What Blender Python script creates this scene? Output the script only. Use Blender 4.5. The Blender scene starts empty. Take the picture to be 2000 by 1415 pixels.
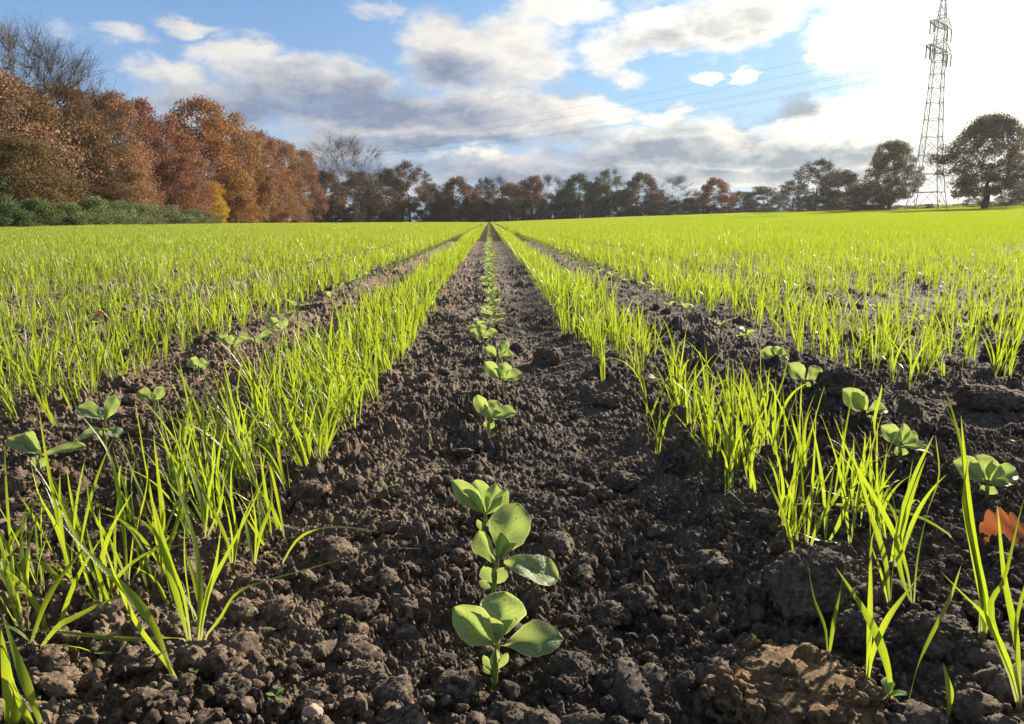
import bpy, math, random
import numpy as np
from mathutils import Vector, Matrix, Euler
R = math.radians
sc = bpy.context.scene
COL = sc.collection
random.seed(7)

# ------------------------------------------------------------------ camera
F = 1510.0                                    # focal length in pixels of the 2000 px wide photograph
CAM_H, PITCH, YAW, ROLL = 0.39, 10.35, 1.55, 0.6
cam = bpy.data.cameras.new('camera'); camo = bpy.data.objects.new('camera', cam); COL.objects.link(camo)
cam.sensor_width = 36; cam.lens = 36 * F / 2000
cam.clip_start = 0.02; cam.clip_end = 9000
CR = Matrix.Rotation(R(-YAW), 3, 'Z') @ Matrix.Rotation(R(90 - PITCH), 3, 'X') @ Matrix.Rotation(R(-ROLL), 3, 'Z')
camo.matrix_world = Matrix.Translation((0, 0, CAM_H)) @ CR.to_4x4()
sc.camera = camo

def ray(px, py):
    return (CR @ Vector((px - 1000, 707.5 - py, -F))).normalized()

# ------------------------------------------------------------------ sun and exposure
SUN_AZ, SUN_EL = 43.0, 20.0                   # degrees clockwise from +Y, degrees above the horizon
sd = bpy.data.lights.new('sun', 'SUN'); sd.energy = 5.0; sd.angle = R(0.6); sd.color = (1.0, 0.86, 0.68)
so = bpy.data.objects.new('sun', sd); COL.objects.link(so)
sdir = Vector((math.sin(R(SUN_AZ)) * math.cos(R(SUN_EL)), math.cos(R(SUN_AZ)) * math.cos(R(SUN_EL)), math.sin(R(SUN_EL))))
so.rotation_euler = sdir.to_track_quat('Z', 'Y').to_euler()
sc.view_settings.view_transform = 'Standard'; sc.view_settings.look = 'None'
sc.view_settings.exposure = 1.20; sc.view_settings.gamma = 1.0
sc.cycles.max_bounces = 6; sc.cycles.transmission_bounces = 4; sc.cycles.transparent_max_bounces = 8
sc.cycles.diffuse_bounces = 3; sc.cycles.glossy_bounces = 2
sc.cycles.use_denoising = True

# ------------------------------------------------------------------ node helper
class NT:
    def __init__(s, nt): s.t = nt; s.t.nodes.clear()
    def n(s, typ, **kw):
        nd = s.t.nodes.new(typ)
        for k, v in kw.items(): setattr(nd, k, v)
        return nd
    def put(s, sock, v):
        if v is None: return
        if isinstance(v, bpy.types.NodeSocket): s.t.links.new(v, sock)
        else:
            if hasattr(sock.default_value, '__len__'):
                v = tuple(v) if hasattr(v, '__len__') else (v,) * len(sock.default_value)
                if len(sock.default_value) == 4 and len(v) == 3: v = v + (1,)
            sock.default_value = v
    def m(s, op, a, b=None, c=None, clamp=False):
        nd = s.n('ShaderNodeMath', operation=op, use_clamp=clamp)
        for i, v in enumerate((a, b, c)): s.put(nd.inputs[i], v)
        return nd.outputs[0]
    def v(s, op, a, b=None, scale=None):
        nd = s.n('ShaderNodeVectorMath', operation=op)
        s.put(nd.inputs[0], a)
        if b is not None: s.put(nd.inputs[1], b)
        if scale is not None: s.put(nd.inputs['Scale'], scale)
        return nd.outputs['Value' if op in ('LENGTH', 'DISTANCE', 'DOT_PRODUCT') else 'Vector']
    def rng(s, v, a, b, c=0., d=1., smooth=True):
        nd = s.n('ShaderNodeMapRange', interpolation_type='SMOOTHSTEP' if smooth else 'LINEAR')
        for k, x in (('Value', v), ('From Min', a), ('From Max', b), ('To Min', c), ('To Max', d)): s.put(nd.inputs[k], x)
        return nd.outputs[0]
    def mix(s, f, a, b, blend='MIX'):
        nd = s.n('ShaderNodeMix', data_type='RGBA', blend_type=blend)
        s.put(nd.inputs[0], f); s.put(nd.inputs[6], a); s.put(nd.inputs[7], b)
        return nd.outputs[2]
    def noise(s, vec, scale, detail=4., rough=.55, out=0, dist=0.):
        nd = s.n('ShaderNodeTexNoise')
        s.put(nd.inputs['Vector'], vec)
        for k, x in (('Scale', scale), ('Detail', detail), ('Roughness', rough), ('Distortion', dist)): s.put(nd.inputs[k], x)
        return nd.outputs[out]

# ------------------------------------------------------------------ world: sky and its clouds (functions of direction only)
w = bpy.data.worlds.new('World'); sc.world = w; w.use_nodes = True
t = NT(w.node_tree)
sky = t.n('ShaderNodeTexSky', sky_type='NISHITA', sun_disc=False)
sky.sun_elevation = R(SUN_EL); sky.sun_rotation = R(SUN_AZ); sky.air_density = 1.0; sky.dust_density = 1.0; sky.ozone_density = 2.0
tc = t.n('ShaderNodeTexCoord').outputs['Generated']
sep = t.n('ShaderNodeSeparateXYZ'); t.put(sep.inputs[0], tc)
az = t.m('ARCTAN2', sep.outputs[0], sep.outputs[1]); el = t.m('ARCSINE', sep.outputs[2])
comb = t.n('ShaderNodeCombineXYZ'); t.put(comb.inputs[0], az); t.put(comb.inputs[1], el)
P = comb.outputs[0]
PS = t.v('MULTIPLY', P, (1, 1.9, 1))
warp = t.v('SCALE', t.v('SUBTRACT', t.noise(PS, 14, 6, .6, out=1), (.5, .5, .5)), scale=.075)
PW = t.v('ADD', P, t.v('MULTIPLY', warp, (1, .7, 0)))
def blob(cx, cy, rx, ry, wt=1., p=None, soft=1.0):
    d = ray(cx, cy); a, e = math.atan2(d.x, d.y), math.asin(d.z)
    q = t.v('MULTIPLY', t.v('SUBTRACT', p or PW, (a, e, 0)), (F / rx, F / ry, 0))
    return t.rng(t.v('LENGTH', q), 1 + .35 * soft, 1 - .75 * soft, 0, wt)
def acc(lst, p=None, soft=1.):
    r = None
    for b in lst:
        o = blob(*b, p=p, soft=soft); r = o if r is None else t.m('MAXIMUM', r, o)
    return r
# cloud masses as they hang in the sky: (x, y, rx, ry, weight)
C = [(470, 112, 105, 42, 1), (330, 140, 90, 26, .75), (600, 160, 200, 55, .95), (880, 105, 120, 85, 1), (1000, 115, 130, 100, 1),
     (1110, 10, 110, 45, .9), (850, 235, 400, 66, 1), (440, 205, 180, 55, .85), (700, 275, 170, 45, .85), (1080, 225, 170, 50, 1),
     (1290, 60, 105, 48, 1), (1450, 30, 150, 66, 1), (1190, 95, 80, 60, .8), (1240, 152, 50, 22, .8), (1330, 285, 260, 62, 1),
     (1640, 250, 180, 62, 1), (1500, 330, 460, 65, .95), (1100, 330, 470, 60, .9), (700, 335, 420, 60, .75), (1150, 385, 700, 34, .6), (1290, 235, 90, 30, .8), (250, 215, 90, 40, .45), (1930, 160, 250, 330, 1),
     (1690, 70, 110, 75, 1), (1455, 145, 30, 19, 1.1), (1385, 152, 30, 19, 1.05), (1590, 115, 26, 14, 1.), (370, 52, 55, 17, .75), (225, 66, 80, 24, .62),
     (130, 60, 60, 20, .4), (730, 25, 60, 18, .62), (1000, -60, 300, 60, .6), (1500, -150, 420, 150, .9)]
D = acc(C)
nb = t.noise(PS, 12, 10, .66)
cover = t.m('ADD', D, t.m('MULTIPLY', t.m('SUBTRACT', nb, .5), 1.7))
alpha = t.m('MULTIPLY', t.rng(cover, .20, .90), .97)
# sky and thin clouds beyond the view, shaped dim and blue to tint shadows
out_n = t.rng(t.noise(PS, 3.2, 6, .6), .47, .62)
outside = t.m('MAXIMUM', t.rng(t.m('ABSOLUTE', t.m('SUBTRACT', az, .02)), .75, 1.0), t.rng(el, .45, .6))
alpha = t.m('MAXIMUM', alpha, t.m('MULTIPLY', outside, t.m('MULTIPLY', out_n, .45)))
# thick grey bases
G = [(640, 200, 260, 58, 1.), (420, 205, 170, 42, .8), (880, 140, 110, 40, .85), (800, 225, 330, 40, .8), (830, 275, 320, 34, .9), (1130, 165, 80, 25, .6), (1290, 80, 90, 26, .6),
     (1430, 45, 110, 30, .65), (1120, 275, 130, 40, .6), (1500, 218, 84, 30, 1.7), (1330, 300, 300, 38, .95), (1600, 305, 230, 32, .95), (1500, 345, 400, 26, .85),
     (1330, 262, 90, 26, .6), (740, 330, 330, 40, .8), (1080, 350, 420, 40, .85), (1250, 388, 500, 22, .6), (1000, 160, 90, 30, .35)]
g = acc(G, soft=1.0)
n2 = t.noise(PS, 15, 8, .6)
grey = t.m('MULTIPLY', t.m('ADD', g, t.m('MULTIPLY', t.m('SUBTRACT', n2, .48), 1.7)), 1., clamp=True)
# brightness grows towards the sun behind the clouds
sund = t.v('DOT_PRODUCT', tc, tuple(sdir))
glow = t.m('POWER', t.rng(sund, math.cos(R(25)), math.cos(R(11))), 1.5)
glow2 = t.rng(sund, math.cos(R(46)), math.cos(R(15)))
edge = t.mix(glow2, (.82, .79, .74), (1.38, 1.29, 1.12))
base = t.mix(glow2, (.22, .275, .40), (.36, .41, .42))
ccol = t.mix(grey, edge, base)
skyc = t.mix(t.rng(el, .02, .42), (.36, .55, .82), (.11, .30, .68))
skyc = t.mix(t.m('MULTIPLY', t.rng(sund, math.cos(R(56)), math.cos(R(21))), .85), skyc, (.34, .66, 1.02))
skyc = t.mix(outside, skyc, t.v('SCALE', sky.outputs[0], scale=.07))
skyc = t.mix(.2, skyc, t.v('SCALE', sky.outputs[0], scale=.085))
col = t.mix(alpha, skyc, ccol)
col = t.mix(t.m('MULTIPLY', glow, t.m('SUBTRACT', 1., t.m('MULTIPLY', grey, .95))), col, (1.42, 1.36, 1.26))
# the sun-warmed rims low over the far trees
streak = t.m('MULTIPLY', acc([(930, 297, 95, 16, .9), (1000, 205, 90, 22, .45), (800, 255, 120, 16, .3), (1560, 262, 170, 18, .55), (1190, 215, 90, 24, .6)], soft=1.), t.rng(nb, .40, .58))
col = t.mix(streak, col, (1.05, .98, .85))
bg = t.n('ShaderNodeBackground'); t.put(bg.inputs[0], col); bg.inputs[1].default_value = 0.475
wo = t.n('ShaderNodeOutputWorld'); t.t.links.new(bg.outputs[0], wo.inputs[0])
w.cycles.sampling_method = 'MANUAL'; w.cycles.sample_map_resolution = 512

# ------------------------------------------------------------------ numpy noise
def _h(ix, iy, s):
    x = (ix.astype(np.int64) * 374761393 + iy.astype(np.int64) * 668265263 + s * 2147483647) & 0xffffffff
    x = ((x ^ (x >> 13)) * 1274126177) & 0xffffffff
    x = ((x ^ (x >> 16)) * 2246822519) & 0xffffffff
    return ((x ^ (x >> 15)) & 0xffffff).astype(np.float32) / 16777216.
def vn(x, y, s=0):
    ix = np.floor(x); iy = np.floor(y); fx = (x - ix).astype(np.float32); fy = (y - iy).astype(np.float32)
    fx = fx * fx * (3 - 2 * fx); fy = fy * fy * (3 - 2 * fy)
    a = _h(ix, iy, s); b = _h(ix + 1, iy, s); c = _h(ix, iy + 1, s); d = _h(ix + 1, iy + 1, s)
    return (a * (1 - fx) + b * fx) * (1 - fy) + (c * (1 - fx) + d * fx) * fy - .5
def fbm(x, y, s=0, o=4, g=.5):
    r = 0; a = 1.
    for i in range(o):
        r = r + a * vn(x, y, s + i * 17); x = x * 2.03 + 3.1; y = y * 2.03 + 1.7; a *= g
    return r
def vn3(p, s=0):
    ix = np.floor(p); f = p - ix; f = f * f * (3 - 2 * f); r = 0
    for dx in (0, 1):
        for dy in (0, 1):
            for dz in (0, 1):
                hh = _h(ix[:, 0] + dx + 57 * (ix[:, 2] + dz), ix[:, 1] + dy + 131 * (ix[:, 2] + dz), s)
                r = r + hh * (f[:, 0] if dx else 1 - f[:, 0]) * (f[:, 1] if dy else 1 - f[:, 1]) * (f[:, 2] if dz else 1 - f[:, 2])
    return r - .5
def fbm3(p, s=0, o=4, g=.5):
    r = 0; a = 1.
    for i in range(o): r = r + a * vn3(p, s + 13 * i); p = p * 2.07 + 5.3; a *= g
    return r
def ss(x, a, b):
    q = np.clip((x - a) / (b - a), 0, 1); return q * q * (3 - 2 * q)

# ------------------------------------------------------------------ terrain
def terrain(x, y):
    x = np.asarray(x, float); y = np.asarray(y, float)
    far = np.where(x > 0, x * .0125 * np.power(np.clip(y, 0, 260) / 100, .8), 0) * ss(y, 4, 40)
    far = far + np.where(x < 0, -x * .006, 0) * ss(y, 10, 70)
    far = far + .12 * ss(y, 20, 60) * vn(x / 30, y / 45, 91)
    return far
def macro(x, y):
    x = np.asarray(x, float); y = np.asarray(y, float)
    near = 1 - ss(np.hypot(x, y), 5, 14)
    z = .030 * fbm(x * 4.2, y * 3.6, 3, 3) + .020 * vn(x * 1.7, y * 1.3, 8)
    # ridge between left drill bands, shallow wheel furrow right of the centre row
    z = z + .028 * np.exp(-((x + .84) / .10) ** 2) * ss(y, 1.9, 2.6) + .016 * np.exp(-((x - .66) / .16) ** 2) - .012 * np.exp(-((x - .16) / .10) ** 2)
    return z * near + terrain(x, y)
def G3(px, py, z=0.):
    d = ray(px, py); s = (z - CAM_H) / d.z
    x, y = d.x * s, d.y * s
    for _ in range(6):
        zz = float(macro(x, y)); s = (zz - CAM_H) / d.z; x, y = d.x * s, d.y * s
    return Vector((x, y, zz))
def at_y(px, py, y):
    d = ray(px, py); s = y / d.y
    return Vector((d.x * s, y, CAM_H + d.z * s))

# ------------------------------------------------------------------ mesh helpers
def mesh_np(name, V, Fs, attrs=None, smooth=True):
    V = np.ascontiguousarray(V, np.float32).reshape(-1, 3)
    if isinstance(Fs, np.ndarray): Fs = [Fs]
    Fs = [f for f in Fs if len(f)]
    me = bpy.data.meshes.new(name)
    me.vertices.add(len(V)); me.vertices.foreach_set('co', V.ravel())
    loops = np.concatenate([f.ravel() for f in Fs]).astype(np.int32)
    sizes = np.concatenate([np.full(len(f), f.shape[1], np.int32) for f in Fs])
    starts = np.concatenate([[0], np.cumsum(sizes)[:-1]]).astype(np.int32)
    me.loops.add(len(loops)); me.loops.foreach_set('vertex_index', loops)
    me.polygons.add(len(sizes)); me.polygons.foreach_set('loop_start', starts)
    me.polygons.foreach_set('loop_total', sizes)
    me.polygons.foreach_set('use_smooth', np.full(len(sizes), smooth))
    for k, a in (attrs or {}).items():
        at = me.attributes.new(k, 'FLOAT', 'POINT'); at.data.foreach_set('value', np.ascontiguousarray(a, np.float32).ravel())
    me.update(calc_edges=True); me.validate()
    return me
def obj(name, me, mat=None, parent=None, link=True):
    if mat is not None and not me.materials: me.materials.append(mat)
    o = bpy.data.objects.new(name, me)
    if link: COL.objects.link(o)
    if parent is not None: o.parent = parent
    return o
def tag(o, label=None, cat=None, group=None, kind=None):
    for k, v_ in (('label', label), ('category', cat), ('group', group), ('kind', kind)):
        if v_: o[k] = v_
    return o
def empty(name, loc=(0, 0, 0), rz=0, s=1.):
    o = bpy.data.objects.new(name, None); COL.objects.link(o); o.location = loc; o.rotation_euler = (0, 0, rz); o.scale = (s, s, s)
    o.empty_display_size = .05
    return o
def copy_tree(o, parent=None):
    c = o.copy(); COL.objects.link(c); c.parent = parent
    for ch in list(o.children): copy_tree(ch, c)
    return c
def grid_faces(nu, nv, off=0):
    a = (np.arange(nu - 1)[:, None] * nv + np.arange(nv - 1)[None, :]).ravel() + off
    return np.stack([a, a + nv, a + nv + 1, a + 1], 1)
def ico(sub):
    import bmesh
    bm = bmesh.new(); bmesh.ops.create_icosphere(bm, subdivisions=sub, radius=1)
    V = np.array([v.co[:] for v in bm.verts]); Fc = np.array([[v.index for v in f.verts] for f in bm.faces]); bm.free()
    return V, Fc
def tube(pts, rad, n=6):
    pts = np.asarray(pts, float); rad = np.asarray(rad, float)
    T = np.gradient(pts, axis=0); T /= np.linalg.norm(T, axis=1)[:, None] + 1e-9
    ref = np.array([0.31, 0.17, .93]) if abs(T[0, 2]) < .9 else np.array([1., .1, 0])
    U = np.cross(T, ref); U /= np.linalg.norm(U, axis=1)[:, None] + 1e-9; W = np.cross(T, U)
    a = np.arange(n) * 2 * math.pi / n
    V = pts[:, None, :] + rad[:, None, None] * (np.cos(a)[None, :, None] * U[:, None, :] + np.sin(a)[None, :, None] * W[:, None, :])
    m = len(pts); i = np.arange(m - 1)[:, None] * n; j = np.arange(n)[None, :]
    Fc = np.stack([i + j, i + (j + 1) % n, i + n + (j + 1) % n, i + n + j], -1).reshape(-1, 4)
    return V.reshape(-1, 3), Fc
class Acc:
    def __init__(s): s.V = []; s.F = {}; s.n = 0; s.A = []
    def add(s, V, Fc, a=0.):
        s.V.append(V); s.F.setdefault(Fc.shape[1], []).append(Fc + s.n); s.n += len(V)
        s.A.append(np.full(len(V), a) if np.isscalar(a) else np.asarray(a).ravel()); return s
    def mesh(s, name, smooth=True):
        return mesh_np(name, np.concatenate(s.V), [np.concatenate(f) for f in s.F.values()], {'t': np.concatenate(s.A)}, smooth)

# ------------------------------------------------------------------ materials
def mat(name):
    m = bpy.data.materials.new(name); m.use_nodes = True; return m, NT(m.node_tree)
def out(t_, s, disp=None):
    o = t_.n('ShaderNodeOutputMaterial'); t_.t.links.new(s, o.inputs[0])
def pbsdf(t_, col, rough=.6, spec=.5, normal=None, **kw):
    b = t_.n('ShaderNodeBsdfPrincipled'); t_.put(b.inputs['Base Color'], col); t_.put(b.inputs['Roughness'], rough)
    t_.put(b.inputs['Specular IOR Level'], spec)
    if normal is not None: t_.put(b.inputs['Normal'], normal)
    for k, v_ in kw.items(): t_.put(b.inputs[k.replace('_', ' ')], v_)
    return b.outputs[0]
def attr(t_, name, out_='Fac'):
    a = t_.n('ShaderNodeAttribute', attribute_name=name); return a.outputs[out_]
def bumpn(t_, h, dist, strength=1.):
    b = t_.n('ShaderNodeBump'); t_.put(b.inputs['Height'], h); b.inputs['Distance'].default_value = dist; b.inputs['Strength'].default_value = strength
    return b.outputs[0]

def soil_mat(name, tint=(1, 1, 1)):
    m, t_ = mat(name)
    p = t_.n('ShaderNodeNewGeometry').outputs['Position']
    a = t_.noise(p, 9, 5, .6); b = t_.noise(p, 130, 4, .65); c = t_.noise(p, 700, 3, .7)
    col = t_.mix(t_.rng(a, .35, .68), (.070, .062, .060), (.215, .182, .158))
    col = t_.mix(t_.rng(b, .42, .72), col, (.38, .325, .265))
    col = t_.mix(t_.rng(c, .62, .74, 0, .6), col, (.30, .25, .19))
    col = t_.mix(t_.rng(t_.noise(p, 2.3, 3), .45, .7, 0, .6), col, (.052, .046, .046))
    sx = t_.n('ShaderNodeSeparateXYZ'); t_.put(sx.inputs[0], p); col = t_.mix(t_.rng(t_.m('ADD', sx.outputs[0], t_.m('MULTIPLY', a, .5)), .45, -.25, 0, .6), col, t_.mix(1., col, (1.62, 1.40, 1.14), 'MULTIPLY'))  # towards the left the soil is painted lighter and warmer, as if sunnier there
    if tint != (1, 1, 1): col = t_.mix(1., col, tint, 'MULTIPLY')
    h = t_.m('ADD', t_.noise(p, 420, 4, .7), t_.m('MULTIPLY', t_.noise(p, 1300, 2, .6), .4))
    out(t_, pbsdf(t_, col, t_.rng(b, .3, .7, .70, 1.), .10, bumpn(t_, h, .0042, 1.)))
    return m
M_SOIL = soil_mat('soil')
M_CLOD = soil_mat('clod_soil', (.98, .96, .96))
M_RUST = soil_mat('ochre_soil', (1.35, 1.12, .80))

def leaf_mat(name, c1, c2, trans, tw=.5, rough=.42, vein=False, pale_base=None, spec=.4, speck=False, patch=False):
    m, t_ = mat(name)
    p = t_.n('ShaderNodeNewGeometry').outputs['Position']
    oi = t_.n('ShaderNodeObjectInfo').outputs['Random']
    n1 = t_.noise(p, 55, 3)
    f = t_.m('ADD', t_.rng(n1, .3, .7, 0, .6), t_.m('MULTIPLY', oi, .4), clamp=True)
    col = t_.mix(f, c1, c2); tr = t_.mix(f, trans, tuple(x * y for x, y in zip(trans, (.78, .92, .8))))
    if pale_base:
        k = t_.rng(attr(t_, 't'), .0, .22, 1, 0)
        col = t_.mix(k, col, pale_base); tr = t_.mix(k, tr, tuple(x * 1.0 for x in pale_base))
    nrm = None
    if patch:
        big = t_.rng(t_.noise(p, .22, 3), .38, .62, 0, 1)
        col = t_.mix(t_.m('MULTIPLY', big, .45), col, (.11, .23, .06)); tr = t_.mix(t_.m('MULTIPLY', big, .30), tr, (.36, .50, .04))
        tip = t_.m('MULTIPLY', t_.rng(attr(t_, 't'), .90, .98), t_.rng(oi, .45, .6)); col = t_.mix(tip, col, (.36, .34, .14)); tr = t_.mix(tip, tr, (.40, .36, .10))
        rib = t_.noise(p, 900, 2); nrm = bumpn(t_, rib, .0004)
    if vein:
        vv = t_.rng(attr(t_, 'v'), .0, .06, 1, 0)
        col = t_.mix(t_.m('MULTIPLY', vv, .55), col, (.30, .42, .12))
        st = t_.m('SINE', t_.m('ADD', t_.m('MULTIPLY', attr(t_, 't'), 62.), t_.m('MULTIPLY', attr(t_, 'v'), -20.)))
        rv = t_.rng(t_.m('ABSOLUTE', t_.m('SINE', t_.m('ADD', t_.m('ADD', t_.m('MULTIPLY', attr(t_, 't'), 20.), t_.m('MULTIPLY', attr(t_, 'v'), -9.)), t_.m('MULTIPLY', t_.noise(p, 160, 2), 2.)))), .05, .42, 1, 0)
        col = t_.mix(t_.m('MULTIPLY', rv, .65), col, (.44, .54, .30)); tr = t_.mix(t_.m('MULTIPLY', rv, .6), tr, (.62, .74, .25))
        bl = t_.rng(t_.noise(p, 75, 4, .65), .52, .68, 0, .55); col = t_.mix(bl, col, (.34, .42, .24)); tr = t_.mix(bl, tr, (.62, .62, .14))
        di = t_.m('MULTIPLY', t_.rng(t_.noise(p, 420, 3, .6), .60, .67), t_.rng(t_.noise(p, 70, 2), .46, .56)); col = t_.mix(t_.m('MULTIPLY', di, .8), col, (.12, .10, .08)); tr = t_.mix(t_.m('MULTIPLY', di, .8), tr, (.10, .08, .04))
        nrm = bumpn(t_, t_.m('ADD', t_.m('MULTIPLY', rv, -.7), t_.m('SUBTRACT', t_.noise(p, 240, 4), vv)), .0013)
        ed = t_.rng(attr(t_, 'v'), .88, 1., 0, 1); col = t_.mix(ed, col, (.55, .62, .30)); tr = t_.mix(ed, tr, (.75, .80, .30))
    if speck:
        vo = t_.n('ShaderNodeTexVoronoi'); t_.put(vo.inputs['Vector'], p); vo.inputs['Scale'].default_value = 330
        dr = t_.m('MULTIPLY', t_.rng(vo.outputs['Distance'], .30, .16), t_.rng(t_.noise(p, 120, 2), .50, .58))
        col = t_.mix(t_.m('MULTIPLY', dr, .75), col, (.62, .68, .50))
    a = pbsdf(t_, col, rough, spec, nrm)
    b = t_.n('ShaderNodeBsdfTranslucent'); t_.put(b.inputs[0], tr)
    mx = t_.n('ShaderNodeMixShader'); mx.inputs[0].default_value = tw
    t_.t.links.new(a, mx.inputs[1]); t_.t.links.new(b.outputs[0], mx.inputs[2])
    out(t_, mx.outputs[0]); return m
M_WHEAT = leaf_mat('wheat_leaf', (.085, .18, .045), (.24, .30, .075), (.445, .535, .025), .50, .30, pale_base=(.42, .44, .18), spec=.6, patch=True)
M_BEAN = leaf_mat('bean_leaf', (.20, .33, .17), (.32, .44, .27), (.50, .62, .14), .38, .50, vein=True, speck=True, spec=.35)
M_BSTEM = leaf_mat('bean_stem', (.17, .26, .06), (.22, .30, .08), (.38, .48, .07), .3, .45)
M_WEED = leaf_mat('weed_leaf', (.15, .30, .08), (.24, .38, .10), (.42, .58, .10), .4, .5)
M_ORANGE = leaf_mat('autumn_leaf', (.36, .11, .045), (.42, .27, .17), (.60, .17, .05), .32, .6)
M_TAN = leaf_mat('dry_leaf', (.48, .34, .24), (.56, .42, .30), (.6, .4, .25), .3, .6)

def crown_mat():
    m, t_ = mat('tree_leaves')
    oi = t_.n('ShaderNodeObjectInfo'); a = attr(t_, 't')
    c = t_.mix(t_.rng(a, 0, 1, 0, 1, False), t_.mix(1., oi.outputs['Color'], (.55, .58, .62), 'MULTIPLY'), t_.mix(1., oi.outputs['Color'], (1.45, 1.35, 1.2), 'MULTIPLY'))
    s = pbsdf(t_, c, .65, .3)
    b = t_.n('ShaderNodeBsdfTranslucent'); t_.put(b.inputs[0], c)
    mx = t_.n('ShaderNodeMixShader'); mx.inputs[0].default_value = .3
    t_.t.links.new(s, mx.inputs[1]); t_.t.links.new(b.outputs[0], mx.inputs[2]); out(t_, mx.outputs[0]); return m
M_CROWN = crown_mat()
def plain(name, col, rough=.7, metal=0., var=.3, scale=8):
    m, t_ = mat(name); p = t_.n('ShaderNodeNewGeometry').outputs['Position']
    c = t_.mix(t_.noise(p, scale, 4), tuple(x * (1 - var) for x in col), tuple(x * (1 + var) for x in col))
    out(t_, pbsdf(t_, c, rough, .4, Metallic=metal)); return m
M_BARK = plain('bark', (.085, .068, .052), .9, 0, .35, 5)
M_STEEL = plain('galvanised_steel', (.66, .70, .70), .6, .1, .12, 2)
M_GLASSY = plain('insulator_glaze', (.10, .10, .11), .3, 0, .2, 4)
M_WIRE = plain('aluminium_wire', (.16, .20, .24), .5, .5, .1, 1)
M_POST = plain('weathered_wood', (.22, .18, .14), .9, 0, .3, 12)
M_STRAW = plain('straw', (.50, .40, .24), .8, 0, .3, 200)

def field_mat():
    m, t_ = mat('field_soil_far')
    p = t_.n('ShaderNodeNewGeometry').outputs['Position']
    col = t_.mix(t_.rng(t_.noise(p, 6, 6, .65), .35, .7), (.050, .037, .029), (.125, .092, .066))
    out(t_, pbsdf(t_, col, 1., .05, bumpn(t_, t_.noise(p, 40, 6, .7), .02)))
    return m
M_FAR = field_mat()

# ------------------------------------------------------------------ ground
def lumps(x, y, cell, r0, r1, prob, seed, squash=.8):
    gx = np.floor(x / cell); gy = np.floor(y / cell); best = np.zeros_like(x)
    for dx in (-1, 0, 1):
        for dy in (-1, 0, 1):
            cx = gx + dx; cy = gy + dy
            px = (cx + .15 + .7 * _h(cx, cy, seed)) * cell; py = (cy + .15 + .7 * _h(cx, cy, seed + 1)) * cell
            r = (r0 + (r1 - r0) * _h(cx, cy, seed + 2) ** 2.2) * cell
            r = np.where(_h(cx, cy, seed + 3) < prob, r, 0)
            e = .65 + .7 * _h(cx, cy, seed + 4)
            d2 = ((x - px) ** 2 * e + (y - py) ** 2 / e)
            q = np.sqrt(np.maximum(r * r - d2, 0)); ang = 6.28 * _h(cx, cy, seed + 6); tl = ((x - px) * np.cos(ang) + (y - py) * np.sin(ang)) * .55
            cap = r * (.35 + .5 * _h(cx, cy, seed + 7))
            best = np.maximum(best, np.minimum(q, np.maximum(cap + tl, 0)) * squash * (.8 + .7 * _h(cx, cy, seed + 5)))
    return best
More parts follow.
